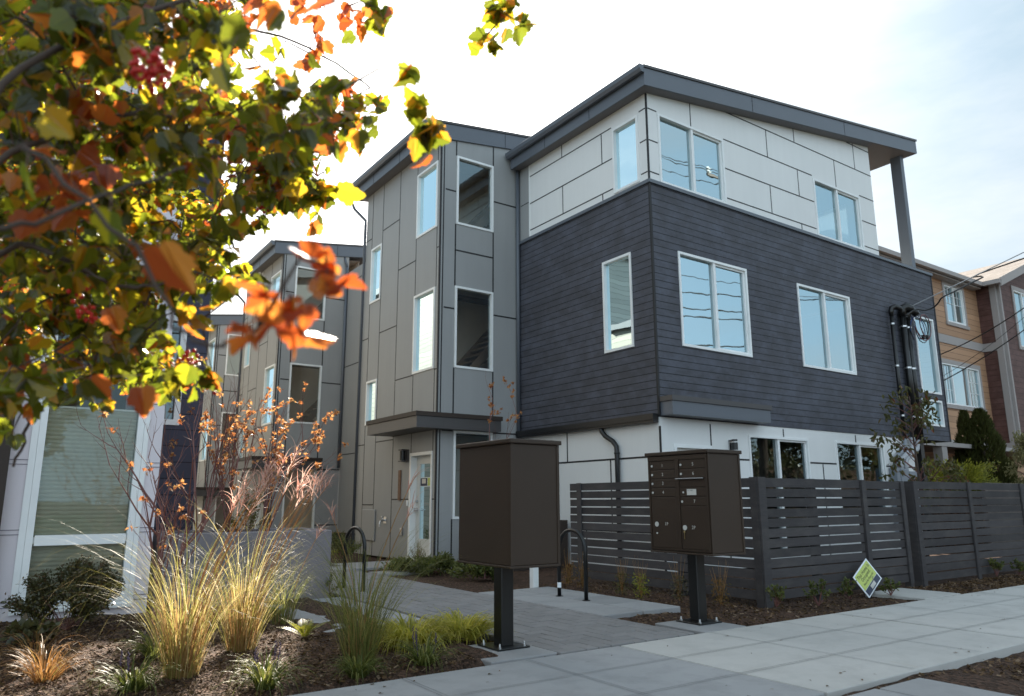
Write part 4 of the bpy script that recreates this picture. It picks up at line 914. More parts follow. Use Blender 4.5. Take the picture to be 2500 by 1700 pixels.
m.cbox(a, b, -.1, c, b+w_, .78, .004); m.cbox(a, d_-w_, -.1, c, d_, .78, .004); m.cbox(a, b+w_, -.1, a+w_, d_-w_, .779, .004); m.cbox(c-w_, b+w_, -.1, c, d_-w_, .779, .004)
make('planter_wall', m, RUST, P2); m = MB(); m.quad((a+.03, b+.03, .7), (c-.03, b+.03, .7), (c-.03, d_-.03, .7), (a+.03, d_-.03, .7)); make('soil', m, MULCH, P2)
WP = thing('sign_post', (6.10, 8.28, 0), 'short white painted post standing behind the blank backed mailbox', 'post')
m = MB(); m.cbox(6.06, 8.24, -.05, 6.15, 8.33, .95, .006); make('post', m, VINYL, WP); m = MB(); m.cbox(6.05, 8.23, .951, 6.16, 8.34, .975, .006); make('post_cap', m, VINYL, WP)

# ------------------------------------------------------------------ fence
rf_ = random.Random(21)
def fence_panel(root, ax, pos, u0, u1, name='slat_panel', zb_=.02, zt=1.375, n=12, tilt=0):
    m = MB(); pitch = (zt-zb_)/n; mm_ = []
    for k in range(n):
        z0 = zb_+k*pitch+.008; z1 = zb_+(k+1)*pitch-.008
        if k == n-1: z1 = zt
        dz0, dz1 = rf_.uniform(-.004, .004), rf_.uniform(-.004, .004); e = rf_.uniform(-.003, .003)
        if ax == 'y': m.hexa([(u0, pos+e, z0+dz0), (u1, pos+e, z0+dz1), (u1, pos+e+.02, z0+dz1), (u0, pos+e+.02, z0+dz0), (u0, pos+e, z1+dz0), (u1, pos+e, z1+dz1), (u1, pos+e+.02, z1+dz1), (u0, pos+e+.02, z1+dz0)])
        else: m.hexa([(pos+e, u0, z0+dz0), (pos+e+.02, u0, z0+dz0), (pos+e+.02, u1, z0+dz1), (pos+e, u1, z0+dz1), (pos+e, u0, z1+dz0), (pos+e+.02, u0, z1+dz0), (pos+e+.02, u1, z1+dz1), (pos+e, u1, z1+dz1)])
    return make(name, m, FENCE, root)
def fpost(root, x, y, w1=.09, w2=.09, zt=1.38):
    m = MB(); m.cbox(x, y, -.1, x+w1, y+w2, zt, .004); make('post', m, FENCE, root)
FA = thing('slat_fence', (7.2, 5.45, 0), 'charcoal slat fence corner in front of the house, left of the gate', 'fence', 'charcoal slat fences')
fence_panel(FA, 'x', 7.215, 5.50, 8.86); fence_panel(FA, 'y', 5.46, 7.32, 9.30)
m = MB(); m.cbox(7.19, 5.43, -.1, 7.32, 5.455, 1.385, .003); m.cbox(7.185, 5.456, -.1, 7.212, 5.56, 1.385, .003); make('post', m, FENCE, FA)
fpost(FA, 7.24, 6.68); fpost(FA, 7.19, 8.58, .02, .1); fpost(FA, 9.31, 5.43); fpost(FA, 8.28, 5.485)
FG = thing('fence_gate', (9.9, 5.45, 0), 'charcoal slatted gate between the two fence runs', 'gate')
fence_panel(FG, 'y', 5.462, 9.42, 10.36, 'gate_slats', .04, 1.37); m = MB(); m.cbox(10.28, 5.435, .03, 10.37, 5.459, 1.36, .003); m.cbox(9.405, 5.485, .03, 9.48, 5.51, 1.36, .003); m.cbox(9.48, 5.484, .1, 10.3, 5.51, .19, .003); make('gate_frame', m, FENCE, FG)
FB = thing('slat_fence', (10.5, 5.45, 0), 'long charcoal slat fence along the sidewalk, right of the gate', 'fence', 'charcoal slat fences')
fpost(FB, 10.40, 5.50, .08, .09); 
xx = 10.62
m = MB(); m.cbox(10.60, 5.425, -.1, 10.70, 5.452, 1.38, .003); m.cbox(10.596, 5.453, -.1, 10.62, 5.56, 1.38, .003); make('post', m, FENCE, FB)
px_ = [12.20, 14.02, 15.85, 17.7, 19.5, 21.3]
fence_panel(FB, 'y', 5.455, 10.62, 22.0)
for x in px_: m = MB(); m.cbox(x, 5.425, -.1, x+.09, 5.452, 1.385, .003); make('post', m, FENCE, FB)

# ------------------------------------------------------------------ fallen yard sign
SG = thing('yard_sign', (8.83, 5.2, 0), 'yellow green diamond leaning yard sign reading This Home Is Occupied', 'sign')
o0 = on_y(2123, 1461, 5.2)      # lowest corner
c_r = on_y(2153, 1412.5, 5.27); c_t = on_y(2114, 1363.5, 5.34)
ub = (c_t-(c_t+o0)/2); ctr = (c_t+o0)/2; c_l = ctr*2-c_r
n_s = (c_t-o0).cross(c_r-c_l).normalized()
if n_s.y > 0: n_s = -n_s
def sq(s, d_, th=0): return [ctr+(c-ctr)*s+n_s*d_ for c in (c_l, o0, c_r, c_t)]
m = MB(); A_ = sq(1, 0); B_ = sq(1, -.006); m.poly(A_); m.poly(B_[::-1])
for i in range(4): m.quad(A_[i], B_[i], B_[(i+1) % 4], A_[(i+1) % 4])
sgb = make('sign_board', m, WHT, SG)
Q = sq(.90, .002); l_, b0_, r_, t_ = Q      # left, bottom, right, top corners; text runs bottom-left edge -> along l->t direction
ud, vd = (t_-l_), (l_-b0_)
def sp(u, v, d_=.0): return b0_+ud*u+vd*v+n_s*d_
m = MB(); m.poly([sp(0, .28), sp(1, .28), sp(1, 1), sp(0, 1)]); make('sign_face', m, YEL, sgb)
m = MB(); m.poly([sp(0, 0), sp(1, 0), sp(1, .265), sp(0, .265)]); make('sign_band', m, NAVYP, sgb)
un, vn = ud.normalized(), vd.normalized(); W_ = ud.length
tx = join_mb(text_mb('This Home Is', sp(.5, .76, .002), un, vn, W_*.155, align='CENTER'), text_mb('Occupied.', sp(.5, .575, .002), un, vn, W_*.155, align='CENTER'), text_mb('Please Be Respectful', sp(.5, .41, .002), un, vn, W_*.085, align='CENTER'))
make('lettering', tx, INK, sgb)
m = MB(); m.poly([sp(.34, .05, .002), sp(.66, .05, .002), sp(.66, .22, .002), sp(.34, .22, .002)]); make('logo', m, LETTER, sgb)
m = MB(); q1, q2 = sp(.35, .0, -.01), sp(.65, .0, -.01)
m.tube([o0+Vector((.04, .06, .2)), o0+Vector((.05, .06, -.08))], .004, 6); m.tube([o0+Vector((.22, .06, .24)), o0+Vector((.23, .06, -.08))], .004, 6); make('wire_stake', m, STEEL, SG)

# ------------------------------------------------------------------ plants
def blade(mb, b, az, tilt, L, droop, w0, seg=7, rnd=random):
    d = Vector((math.cos(az)*math.sin(tilt), math.sin(az)*math.sin(tilt), math.cos(tilt))); side = Vector((-math.sin(az), math.cos(az), 0))
    side = (side*math.cos(rnd.uniform(-.8, .8))+d.cross(side)*rnd.uniform(-.5, .5)).normalized()
    p = Vector(b); n = len(mb.v); st = L/seg
    for i in range(seg+1):
        w_ = w0*(1-(i/seg)**1.6)*.5+.0002
        mb.v += [tuple(p-side*w_), tuple(p+side*w_)]
        if i < seg: mb.f.append((n+2*i, n+2*i+1, n+2*i+3, n+2*i+2))
        ax = math.sin(tilt); tilt = min(tilt+droop/seg*(.12+1.76*i/seg), 2.75)
        d = Vector((math.cos(az)*math.sin(tilt), math.sin(az)*math.sin(tilt), math.cos(tilt))); p = p+d*st
    return p
def clump(mb, c, n, rad, L, tilt, droop, w_, rnd, seg=7):
    for _ in range(n):
        a = rnd.uniform(0, 6.283); r = rad*math.sqrt(rnd.random()); az = a+rnd.uniform(-.7, .7); k = r/rad
        l = L*rnd.uniform(.55, 1.12)
        blade(mb, (c[0]+r*math.cos(a), c[1]+r*math.sin(a), c[2]-.01), az, rnd.uniform(tilt[0], tilt[1])*(.35+.65*k), l, rnd.uniform(*droop), w_*rnd.uniform(.7, 1.2), seg, rnd)
def plume(mb, mb2, c, az, tilt, L, rnd, n=15, pl=.22):
    p = Vector(c); pts = [p.copy()]; t = tilt
    for i in range(8):
        t += .05; p = p+Vector((math.cos(az)*math.sin(t), math.sin(az)*math.sin(t), math.cos(t)))*L/8; pts.append(p.copy())
    mb2.tube(pts, [.0028]*8+[.0015], 4)
    for k in range(n):
        q = pts[-1].lerp(pts[-2], rnd.uniform(0, 1.0)); a = rnd.gauss(az+.2, 1.25)
        blade(mb, q, a, rnd.uniform(.2, .9), pl*rnd.uniform(.6, 1.1), rnd.uniform(.8, 2.0), .0052, 6, rnd)
def tall_grass(c, label, n, L, mt, seed, plumes, rad=.13, dry=120):
    rnd = random.Random(seed); t = thing('ornamental_grass', c, label, 'grass clump', 'tall ornamental grass clumps')
    m = MB(); clump(m, (0, 0, 0), n, rad, L, (.03, .44), (1.1, 2.9), .0038, rnd, 11); make('blades', m, mt, t, local=True)
    m = MB(); clump(m, (0, 0, 0), dry, rad*.95, L*.42, (.05, .3), (.1, .6), .0045, rnd, 5); make('dry_stalks', m, G_DRY, t, local=True)
    if plumes:
        m, m2 = MB(), MB()
        for (az, ti, l) in plumes: plume(m, m2, (rnd.uniform(-.05, .05), rnd.uniform(-.05, .05), 0), az, ti, l, rnd)
        make('flower_plumes', m, G_PLM, t, local=True); make('flower_stems', m2, G_DRY, t, local=True)
    return t
D = 1.0757
CR = YAW-math.pi/2      # azimuth of the picture's right-hand side
c1, c2, c3 = gp(410*D, 1532*D), gp(545*D, 1475*D), gp(815*D, 1505*D)
tall_grass(c1, 'straw coloured fountain of tall grass, the nearest and leftmost of the tall clumps', 240, 1.40, G_TAN, 1, [(CR+U(-.5, .9), U(.03, .25), U(1.2, 1.5)) for _ in range(10)], .11, 300)
tall_grass(c2, 'yellow green fountain of tall grass just right of and behind the straw coloured clump', 220, 1.38, G_TAN, 2, [(CR+U(-.7, .9), U(.03, .25), U(1.3, 1.6)) for _ in range(14)], .11, 240)
tall_grass(c3, 'blue green tall grass clump with few plumes beside the paver path', 340, 1.28, G_GRN, 3, [(CR+.3, .06, 1.38), (CR-.2, .10, 1.15), (CR+2.8, .08, 1.1)], .11, 60)
tall_grass(gp(640*D, 1415*D), 'thin green grass clump in the shade in front of the concrete planter', 150, .8, G_GRN, 31, [(CR, .1, .9)], .10, 20)
def low_grass(c, label, n, L, mt, seed, grp, name='grass_tuft', rad=.07, w_=.008, droop=(1.3, 2.6), tilt=(.3, .9), spikes=0):
    rnd = random.Random(seed); t = thing(name, c, label, 'grass tuft', grp)
    m = MB(); clump(m, (0, 0, 0), n, rad, L, tilt, droop, w_, rnd, 7); make('blades', m, mt, t, local=True)
    if spikes:
        m = MB()
        for _ in range(spikes):
            a = rnd.uniform(0, 6.28); h = rnd.uniform(.22, .32); x, y = .05*math.cos(a), .05*math.sin(a)
            m.tube([(x, y, 0), (x*1.6, y*1.6, h*.6)], .002, 4)
            for k in range(18): m.ball((x*1.6+rnd.uniform(-.006, .006), y*1.6+rnd.uniform(-.006, .006), h*.55+k*.005*h/.3), .0042, 4, 3)
        make('flower_spikes', m, L_PUR, t, local=True)
    return t
low_grass(gp(932*D, 1462*D), 'golden grass mound between the blue green clump and the blank mailbox, left of the pair', 620, .44, G_GLD, 5, 'golden grass mounds', rad=.16, w_=.014, droop=(2.0, 3.2), tilt=(.35, 1.0))
low_grass(gp(1045*D, 1447*D), 'golden grass mound touching the blank mailbox pedestal, right of the pair', 560, .42, G_GLD, 6, 'golden grass mounds', rad=.14, w_=.014, droop=(2.0, 3.2), tilt=(.35, 1.0))
for k, (dx, dy, L, lab, sp_) in enumerate(((300, 1570, .36, 'strappy green tuft at the bottom left, below the straw coloured clump', 3), (600, 1560, .34, 'strappy green tuft with arching leaves below the second tall clump', 4), (812, 1533, .25, 'small strappy green tuft at the foot of the blue green clump', 0),
                                       (962, 1508, .32, 'dark strappy tuft with purple spikes left of the blank mailbox base', 4), (352, 1492, .34, 'strappy tuft with purple spikes left of the straw coloured clump', 4))):
    low_grass(gp(dx*D, dy*D), lab, 130, L*1.1, G_LIR, 40+k, 'strappy green tufts', rad=.05, w_=.012, droop=(1.6, 3.0), tilt=(.3, 1.0), spikes=sp_)
low_grass(gp(100*D, 1545*D), 'bronze brown sedge tuft at the lower left corner', 170, .42, G_BRZ, 60, None, rad=.06, w_=.006)
low_grass(gp(78*D, 1500*D), 'sparse bronze sedge in the shade near the left edge', 60, .40, G_BRZ, 61, None, rad=.05, w_=.006)

def leafpoly(mb, c, nrm, dirv, L, W_, rnd, shape, curl=.25, fold=.25):
    n = nrm.normalized(); v = (dirv-n*dirv.dot(n)); v = v.normalized() if v.length > 1e-4 else n.orthogonal().normalized(); u = v.cross(n)
    def pt(a, b):
        h = fold*abs(a)*W_-curl*b*b*L; return c+u*(a*W_)+v*(b*L)+n*h
    for s in (1, -1):
        pts = [pt(s*a, b) for a, b in shape]
        mb.poly(pts)
def leafpoly1(mb, c, n, v, L, W_):
    u = v.cross(n); mb.poly([c, c+u*W_*.5+v*L*.4, c+v*L, c-u*W_*.5+v*L*.4])
OVAL = [(0, 0), (.35, .2), (.5, .5), (.3, .8), (0, 1)]
LOBE = [(0, 0), (.15, -.07), (.34, -.02), (.44, .10), (.42, .20), (.55, .33), (.50, .42), (.53, .52), (.38, .55), (.29, .60), (.31, .71), (.20, .80), (.12, .93), (0, 1.0), (0, .5)]
PALM = [(0, 0), (.30, .0), (.20, .2), (.62, .30), (.30, .42), (.44, .75), (.17, .60), (0, 1), (0, .4)]
def rvec(rnd):
    while True:
        v = Vector((rnd.uniform(-1, 1), rnd.uniform(-1, 1), rnd.uniform(-1, 1)))
        if .05 < v.length < 1: return v.normalized()
def shrub(c, label, n, rx, rz, mt, seed, L=.03, W_=.018, name='shrub', grp=None, cat='shrub', stems=8, tips=True, squash=.0):
    rnd = random.Random(seed); t = thing(name, c, label, cat, grp)
    m, s = MB(), MB(); tips_ = []
    for k in range(stems*3):
        a = rnd.uniform(0, 6.28); e = rnd.uniform(.15, 1.35); r = rnd.uniform(.75, 1.0)
        tip = Vector((rx*r*math.cos(a)*math.sin(e), rx*r*math.sin(a)*math.sin(e), rz*r*(.25+.75*math.cos(e))+.02)); tips_.append(tip)
        s.tube([(0, 0, 0), tip*.5+rvec(rnd)*.02, tip], [.004, .003, .001], 4)
    for _ in range(n):
        tip = rnd.choice(tips_); f = rnd.uniform(.35, 1.05)**.7; p = tip*f+rvec(rnd)*rnd.uniform(0, rx*.16)
        if p.z < .01: p.z = .01
        nn = (rvec(rnd)+Vector((0, 0, .5))).normalized(); dd = (p.normalized()+rvec(rnd)*.8).normalized(); dd = (dd-nn*dd.dot(nn)).normalized()
        leafpoly1(m, p, nn, dd, L*rnd.uniform(.6, 1.2), W_*rnd.uniform(.7, 1.2))
    make('foliage', m, mt, t, local=True); make('stems', s, REDBARK, t, local=True); return t
shrub(gp(150*D, 1432*D), 'dense dark rounded shrub under the lilac building window', 12000, .50, .60, L_DARK, 70, .036, .018)
shrub(gp(70*D, 1462*D), 'low broad leaved ground plant at the left edge below the dark shrub', 260, .30, .14, L_DARK, 71, .075, .06)
# ferns
def fern(c, label, seed, n=9, L=.26):
    rnd = random.Random(seed); t = thing('fern', c, label, 'fern', 'yellowing ferns'); m = MB()
    for k in range(n):
        az = 6.283*k/n+rnd.uniform(-.3, .3); ti = rnd.uniform(.45, .95); p = Vector((0, 0, 0)); l = L*rnd.uniform(.7, 1.1)
        for i in range(14):
            d_ = Vector((math.cos(az)*math.sin(ti), math.sin(az)*math.sin(ti), math.cos(ti))); s_ = Vector((-math.sin(az), math.cos(az), 0)); nn = d_.cross(s_).normalized()
            wl = .06*math.sin(math.pi*(.12+.85*i/14))*L/.26
            for sg in (1, -1): leafpoly1(m, p, nn, (s_*sg+d_*.5).normalized(), wl, wl*.35)
            p = p+d_*l/14; ti += .055
    make('fronds', m, L_YEL, t, local=True); return t
fern(gp(690*D, 1448*D), 'yellow green fern on the mulch left of the blue green grass clump', 80)
fern(gp(625*D, 1402*D), 'yellow green fern partly hidden behind the second tall grass clump', 81, 8, .24)
shrub(gp(745*D, 1352*D), 'small green shrub against the right end of the concrete planter', 500, .22, .30, L_GRN, 82, .03, .014)
def ground_at(x, y): return Vector((x, y, -.02))
shrub(ground_at(4.9, 13.6), 'yellow green low shrub left of the entrance door', 2400, .55, .42, L_YEL, 83, .05, .014)
shrub(ground_at(5.9, 14.6), 'olive green mounded shrub under the hose tap', 2400, .55, .50, L_GRN, 84, .05, .014)
shrub(ground_at(6.35, 12.1), 'silvery upright little shrub in front of the entrance door', 500, .20, .45, L_SIL, 85, .028, .012)
shrub(ground_at(6.1, 10.9), 'low leafy ground cover plant below the tower corner', 2600, .6, .22, L_GRN, 86, .085, .03)
shrub(ground_at(6.25, 9.75), 'low leafy ground cover plant right behind the blank mailbox pedestal', 2600, .55, .22, L_GRN, 87, .085, .03)
shrub(ground_at(5.75, 11.3), 'low leafy ground cover plant beside the paver path edge', 1400, .4, .18, L_GRN, 88, .075, .026)
# fence foot plants
rnd = random.Random(90)
def whisk(c, label, seed, green):
    r = random.Random(seed); t = thing('perennial', c, label, 'plant', 'small plants at the foot of the fence'); m, s = MB(), MB()
    for k in range(16):
        a = r.uniform(0, 6.28); h = r.uniform(.3, .5); ti = r.uniform(.05, .28); tip = Vector((h*math.sin(ti)*math.cos(a), h*math.sin(ti)*math.sin(a), h*math.cos(ti))); s.tube([(0, 0, 0), tip*.6, tip], [.002, .0015, .0008], 4)
    for k in range(230):
        a = r.uniform(0, 6.28); rr = r.uniform(.01, .10); p = Vector((rr*math.cos(a), rr*math.sin(a), r.uniform(.02, .27))); nn = (rvec(r)+Vector((0, 0, .4))).normalized(); dd = rvec(r); dd = (dd-nn*dd.dot(nn)).normalized(); leafpoly1(m, p, nn, dd, r.uniform(.025, .045), .014)
    make('leaves', m, green, t, local=True); make('dry_stems', s, G_DRY, t, local=True); return t
for k, (dx, dy, gmt, lab) in enumerate(((1290, 1328, L_RST, 'rusty plant seen through the bike hoop on the patio slabs'), (1322, 1335, L_RST, 'rusty plant at the right leg of the bike hoop'), (1412, 1352, L_DOG, 'olive plant with dry stalks at the fence, third from the left'), (1456, 1358, L_YEL, 'yellow green plant with dry stalks at the fence, fourth from the left'),
                                   (1542, 1364, L_DARK, 'dark grey green plant just left of the numbered mailbox pedestal'), (1636, 1374, L_RST, 'orange tinged plant with tall dry stalks right of the numbered mailbox pedestal'))):
    whisk(gp(dx*D, dy*D), lab, 100+k, gmt)
for k, (dx, dy, s_, lab) in enumerate(((1762, 1378, .15, 'small bright green plant at the fence corner post'), (1858, 1375, .17, 'small green plant between the fence corner and the fallen sign'), (1930, 1360, .14, 'small upright green plant just left of the fallen sign'), (2022, 1352, .12, 'spreading plant behind the right corner of the fallen sign'), (2262, 1308, .16, 'small green plant at the right hand fence run'), (2312, 1305, .14, 'small green plant at the far right end of the fence'))):
    shrub(gp(dx*D, dy*D), lab, 260, s_, s_*1.5, L_GRN, 110+k, .04, .026, 'seedling_shrub', 'small green shrubs in the mulch', 'plant', 3)

# branching shrubs
def branchy(c, label, seed, mains, H_, mt_leaf, nleaf, leaf_L, name='young_tree', zone=(0.3, 1.0), spread=.22, cat='tree', r0=.012, dens_top=0):
    rnd = random.Random(seed); t = thing(name, c, label, cat); s = MB(); tips_ = []
    def grow(p, d_, L, r, lvl):
        pts = [p.copy()]; n = 5; q = p.copy(); dd = d_.copy()
        for i in range(n):
            dd = (dd+rvec(rnd)*.10+Vector((0, 0, .05))).normalized(); q = q+dd*L/n; pts.append(q.copy())
            if lvl < 3 and i >= 1 and rnd.random() < (.75 if lvl < 2 else .55):
                sd_ = (dd+rvec(rnd)*.62).normalized(); sd_.z = abs(sd_.z)*.9+.1
                grow(q.copy(), sd_.normalized(), L*rnd.uniform(.4, .65), r*.55, lvl+1)
        s.tube(pts, [r*(1-.75*i/n) for i in range(n+1)], 5 if lvl < 2 else 3, cap=False); tips_.extend(pts[2:])
    for k in range(mains):
        a = 6.283*k/mains+rnd.uniform(-.4, .4); ti = rnd.uniform(.05, spread)
        grow(Vector((rnd.uniform(-.03, .03), rnd.uniform(-.03, .03), 0)), Vector((math.cos(a)*math.sin(ti), math.sin(a)*math.sin(ti), math.cos(ti))), H_*rnd.uniform(.75, .95), r0, 0)
    make('branches', s, REDBARK, t, local=True)
    m = MB(); zmax = max(p.z for p in tips_)
    cand = [p for p in tips_ if zone[0]*zmax < p.z < zone[1]*zmax]
    for _ in range(nleaf):
        if _ % 5 == 0: hub = rnd.choice(cand)
        p = hub+rvec(rnd)*rnd.uniform(.01, .035); nn = rvec(rnd); leafpoly(m, p, nn, (rvec(rnd)+Vector((0, 0, -.6))).normalized(), leaf_L*rnd.uniform(.6, 1.15), leaf_L*rnd.uniform(.6, 1.1), rnd, PALM, .35, .3)
    make('leaves', m, mt_leaf, t, local=True); return t
bt_ = on_y(372*D, 1440*D, 6.7); bt_.z = 0
branchy(bt_, 'bare red stemmed young tree in front of the lilac building window', 201, 3, 1.35, L_ORG, 60, .05, r0=.017, spread=.22)
b2 = on_y(345*D, 1440*D, 7.1); b2.z = 0
branchy(b2, 'bare twiggy young tree left of its red stemmed twin by the window', 207, 3, 1.2, L_ORG, 35, .045, r0=.015, spread=.30)
b3 = on_y(600*D, 1235*D, 9.35); b3.z = .70
branchy(b3, 'orange leaved maple sapling rising from the right part of the concrete planter', 203, 6, 1.25, L_ORG, 560, .054, zone=(.25, 1.0), r0=.012, spread=.42)
b4 = on_y(515*D, 1235*D, 9.4); b4.z = .70
branchy(b4, 'orange leaved maple sapling rising from the middle of the concrete planter', 204, 6, 1.3, L_ORG, 380, .052, zone=(.3, 1.0), r0=.012, spread=.36)
b5 = on_y(450*D, 1235*D, 9.3); b5.z = .70
branchy(b5, 'nearly bare sapling at the left end of the concrete planter', 205, 5, 1.35, L_ORG, 90, .048, r0=.011, spread=.3)
b6 = Vector((6.10, 9.5, 0))
branchy(b6, 'thin sapling with dry brown leaves rising behind the blank mailbox', 206, 1, 2.0, L_ORG, 120, .05, zone=(.7, 1.0), r0=.014, spread=.06)
shrub(on_y(560*D, 1235*D, 9.5)+Vector((0, 0, 0)), 'olive brown bushy plant behind the maple saplings in the planter', 900, .35, .75, L_DOG, 208, .035, .02, stems=6)

# dogwood beside the electrical boxes
def small_tree(c, label, seed, H_, W_, n, mt, LL, cat='tree', tr=.035, zone=.3, name='small_tree', cl=40, cr_=.2):
    rnd = random.Random(seed); t = thing(name, c, label, cat); s = MB()
    s.tube([(0, 0, -.05), (.02, 0, H_*.4), (-.01, .01, H_*.75), (0, 0, H_)], [tr, tr*.8, tr*.5, tr*.2], 8); make('trunk', s, BARK, t, local=True, smooth=True)
    l_, m = MB(), MB()
    for k in range(cl):
        z = H_*rnd.uniform(zone, 1.02); a = rnd.uniform(0, 6.28); w_ = W_*(1-abs((z/H_-zone)/(1-zone)-.3)*.8)*rnd.uniform(.35, 1.0)
        p = Vector((w_*math.cos(a), w_*math.sin(a), z)); l_.tube([(0, 0, max(.1, z-w_*.6)), p*.6+Vector((0, 0, z*.38)), p], [tr*.3, tr*.2, tr*.08], 4)
        for _ in range(n//cl):
            q = p+rvec(rnd)*rnd.uniform(0, cr_); nn = (rvec(rnd)+Vector((0, 0, .4))).normalized(); leafpoly(m, q, nn, (rvec(rnd)*.7+Vector((0, 0, -.8))).normalized(), LL*rnd.uniform(.7, 1.2), LL*.5, rnd, OVAL, .3, .35)
    make('branches', l_, REDBARK, t, local=True); make('crown', m, mt, t, local=True); return t
dg = on_y(2098*D, 1200*D, 7.3); dg.z = 0
small_tree(dg, 'young dogwood with sparse olive leaves in front of the conduits and meter boxes', 300, 3.1, .95, 620, L_DOG, .12, cl=46, cr_=.2, zone=.38)
# conifer, juniper and olive shrub in the neighbour garden
def cone_tree(c, label, H_, Rb, n, mt, seed):
    rnd = random.Random(seed); t = thing('conifer', c, label, 'conifer'); s = MB(); s.tube([(0, 0, 0), (0, 0, H_*.95)], [.06, .01], 8); make('trunk', s, BARK, t, local=True)
    m = MB()
    for _ in range(n):
        z = H_*rnd.random()**1.15; r = Rb*(1-z/H_)**.75*(1+.12*math.sin(z*9+rnd.random()*.5))*rnd.uniform(.66, 1.13); a = rnd.uniform(0, 6.28)
        lob = 1+.12*math.sin(3*a+z*2); p = Vector((r*lob*math.cos(a), r*lob*math.sin(a), z)); d_ = Vector((math.cos(a)*.55, math.sin(a)*.55, .85)).normalized(); nn = rvec(rnd); nn = (nn-d_*nn.dot(d_)).normalized()
        leafpoly1(m, p, nn, d_, rnd.uniform(.10, .2), rnd.uniform(.035, .06))
    make('foliage', m, mt, t, local=True)
cc = on_y(2243*D, 1100*D, 10.3); cone_tree(Vector((cc.x, 10.3, 1.2)), 'dark green cone shaped conifer in front of the brown neighbour wall', 2.55, .85, 8000, L_FIR, 310)
cc = on_y(2207*D, 1100*D, 10.6); cone_tree(Vector((cc.x, 10.6, 1.2)), 'slimmer dark green conifer on the left of its taller twin', 2.5, .5, 4000, L_FIR, 311)
m = MB()
JN = thing('juniper', (20.3, 9.2, 1.3), 'golden green spreading juniper above the timber retaining wall', 'shrub'); rnd = random.Random(320); s = MB()
for k in range(60):
    a = rnd.uniform(0, 6.28); l = rnd.uniform(.5, 1.5); tip = Vector((l*math.cos(a)*1.15, l*math.sin(a)*.5, rnd.uniform(.2, .75))); s.tube([(0, 0, 0), tip*.5, tip], [.012, .008, .003], 4)
    for i in range(110):
        f = rnd.uniform(.4, 1.05); p = tip*f+rvec(rnd)*.10; d_ = (tip.normalized()+rvec(rnd)*.6).normalized(); nn = rvec(rnd); nn = (nn-d_*nn.dot(d_)).normalized(); leafpoly1(m, p, nn, d_, .10, .03)
make('foliage', m, L_YEL, JN, local=True); make('stems', s, BARK, JN, local=True)
cc = on_y(2330*D, 1100*D, 8.0); small_tree(Vector((cc.x+.35, 8.0, .2)), 'pale olive leaved bushy shrub cut by the right edge of the picture', 330, 2.5, .65, 5600, L_SIL, .07, 'shrub', .03, .15, 'bushy_shrub', 110, .22)
# terrain and timber retaining wall of the neighbour garden
RW = thing('retaining_wall', (19, 7.9, 0), 'weathered timber retaining wall beyond the right hand fence', 'wall')
m = MB(); m.box(18.55, 7.9, -.1, 30, 7.98, 1.42); make('boards', m, TIMBER, RW); m = MB(); m.cbox(18.5, 7.84, 1.421, 30, 8.05, 1.5, .01); make('cap_rail', m, TIMBER, RW)
m = MB(); m.quad((18.5, 8.0, 1.3), (45, 8.0, 1.3), (45, 12, 1.3), (18.5, 12, 1.3)); m.quad((18.5, 8.0, -.1), (18.5, 12, -.1), (18.5, 12, 1.3), (18.5, 8, 1.3)); struct('neighbour_garden', m, MULCH)

# ------------------------------------------------------------------ overhanging foreground tree
rt_ = random.Random(77)
FT = thing('autumn_tree', (-1.1, 2.2, 0), 'large autumn tree with green, yellow and orange lobed leaves overhanging the upper left', 'tree')
trunk_top = Vector((-.95, 2.3, 2.0))
m = MB(); m.tube([(-1.1, 2.2, -.1), (-1.08, 2.22, .7), (-1.0, 2.28, 1.4), trunk_top], [.13, .10, .085, .075], 12); make('trunk', m, BARK, FT, smooth=True)
limbs_d = [  # waypoints in picture units (x, y, distance)
    [(-160, 420, 2.2), (60, 330, 2.3), (250, 260, 2.5), (430, 270, 2.7), (600, 330, 2.9), (720, 400, 3.0)],
    [(-160, 300, 2.0), (100, 120, 2.1), (330, 30, 2.3), (560, -40, 2.6), (800, -60, 2.9), (1120, -70, 3.2)],
    [(-150, 640, 2.3), (20, 560, 2.3), (150, 590, 2.2), (260, 645, 2.2), (355, 650, 2.2)],
    [(-150, 500, 1.5), (80, 500, 1.5), (260, 430, 1.6), (420, 380, 1.7)],
    [(-120, 820, 2.5), (0, 860, 2.6), (60, 960, 2.7), (30, 1060, 2.7)],
    [(-160, 100, 3.0), (120, 60, 3.2), (300, 120, 3.5), (520, 60, 3.8), (700, 110, 4.0), (840, 200, 4.0)],
    [(-150, 700, 3.2), (100, 700, 3.4), (300, 620, 3.6), (480, 500, 3.8)],
    [(60, 330, 1.45), (300, 560, 1.35), (400, 740, 1.3), (520, 780, 1.25), (600, 720, 1.2)],
]
br, limb_pts = MB(), []
for ln in limbs_d:
    P = [deep(*q) for q in ln]; P = [trunk_top.lerp(P[0], .45)+Vector((0, 0, .05))]+P if ln is not limbs_d[-1] else P
    sm = []
    for i in range(len(P)-1):
        p0, p1, p2, p3 = P[max(i-1, 0)], P[i], P[i+1], P[min(i+2, len(P)-1)]
        for t in (0, .2, .4, .6, .8): sm.append(.5*((2*p1)+(p2-p0)*t+(2*p0-5*p1+4*p2-p3)*t*t+(-p0+3*p1-3*p2+p3)*t**3)+rvec(rt_)*.008)
    sm.append(P[-1]); n = len(sm)
    r0 = (.009 if ln[0][2] > 1.9 else .005) if ln is not limbs_d[-1] else .003
    if ln is not limbs_d[-1]: sm = [trunk_top]+sm; n += 1
    br.tube(sm, [r0*(1-.8*i/n)+.0015 for i in range(n)], 7); limb_pts += sm
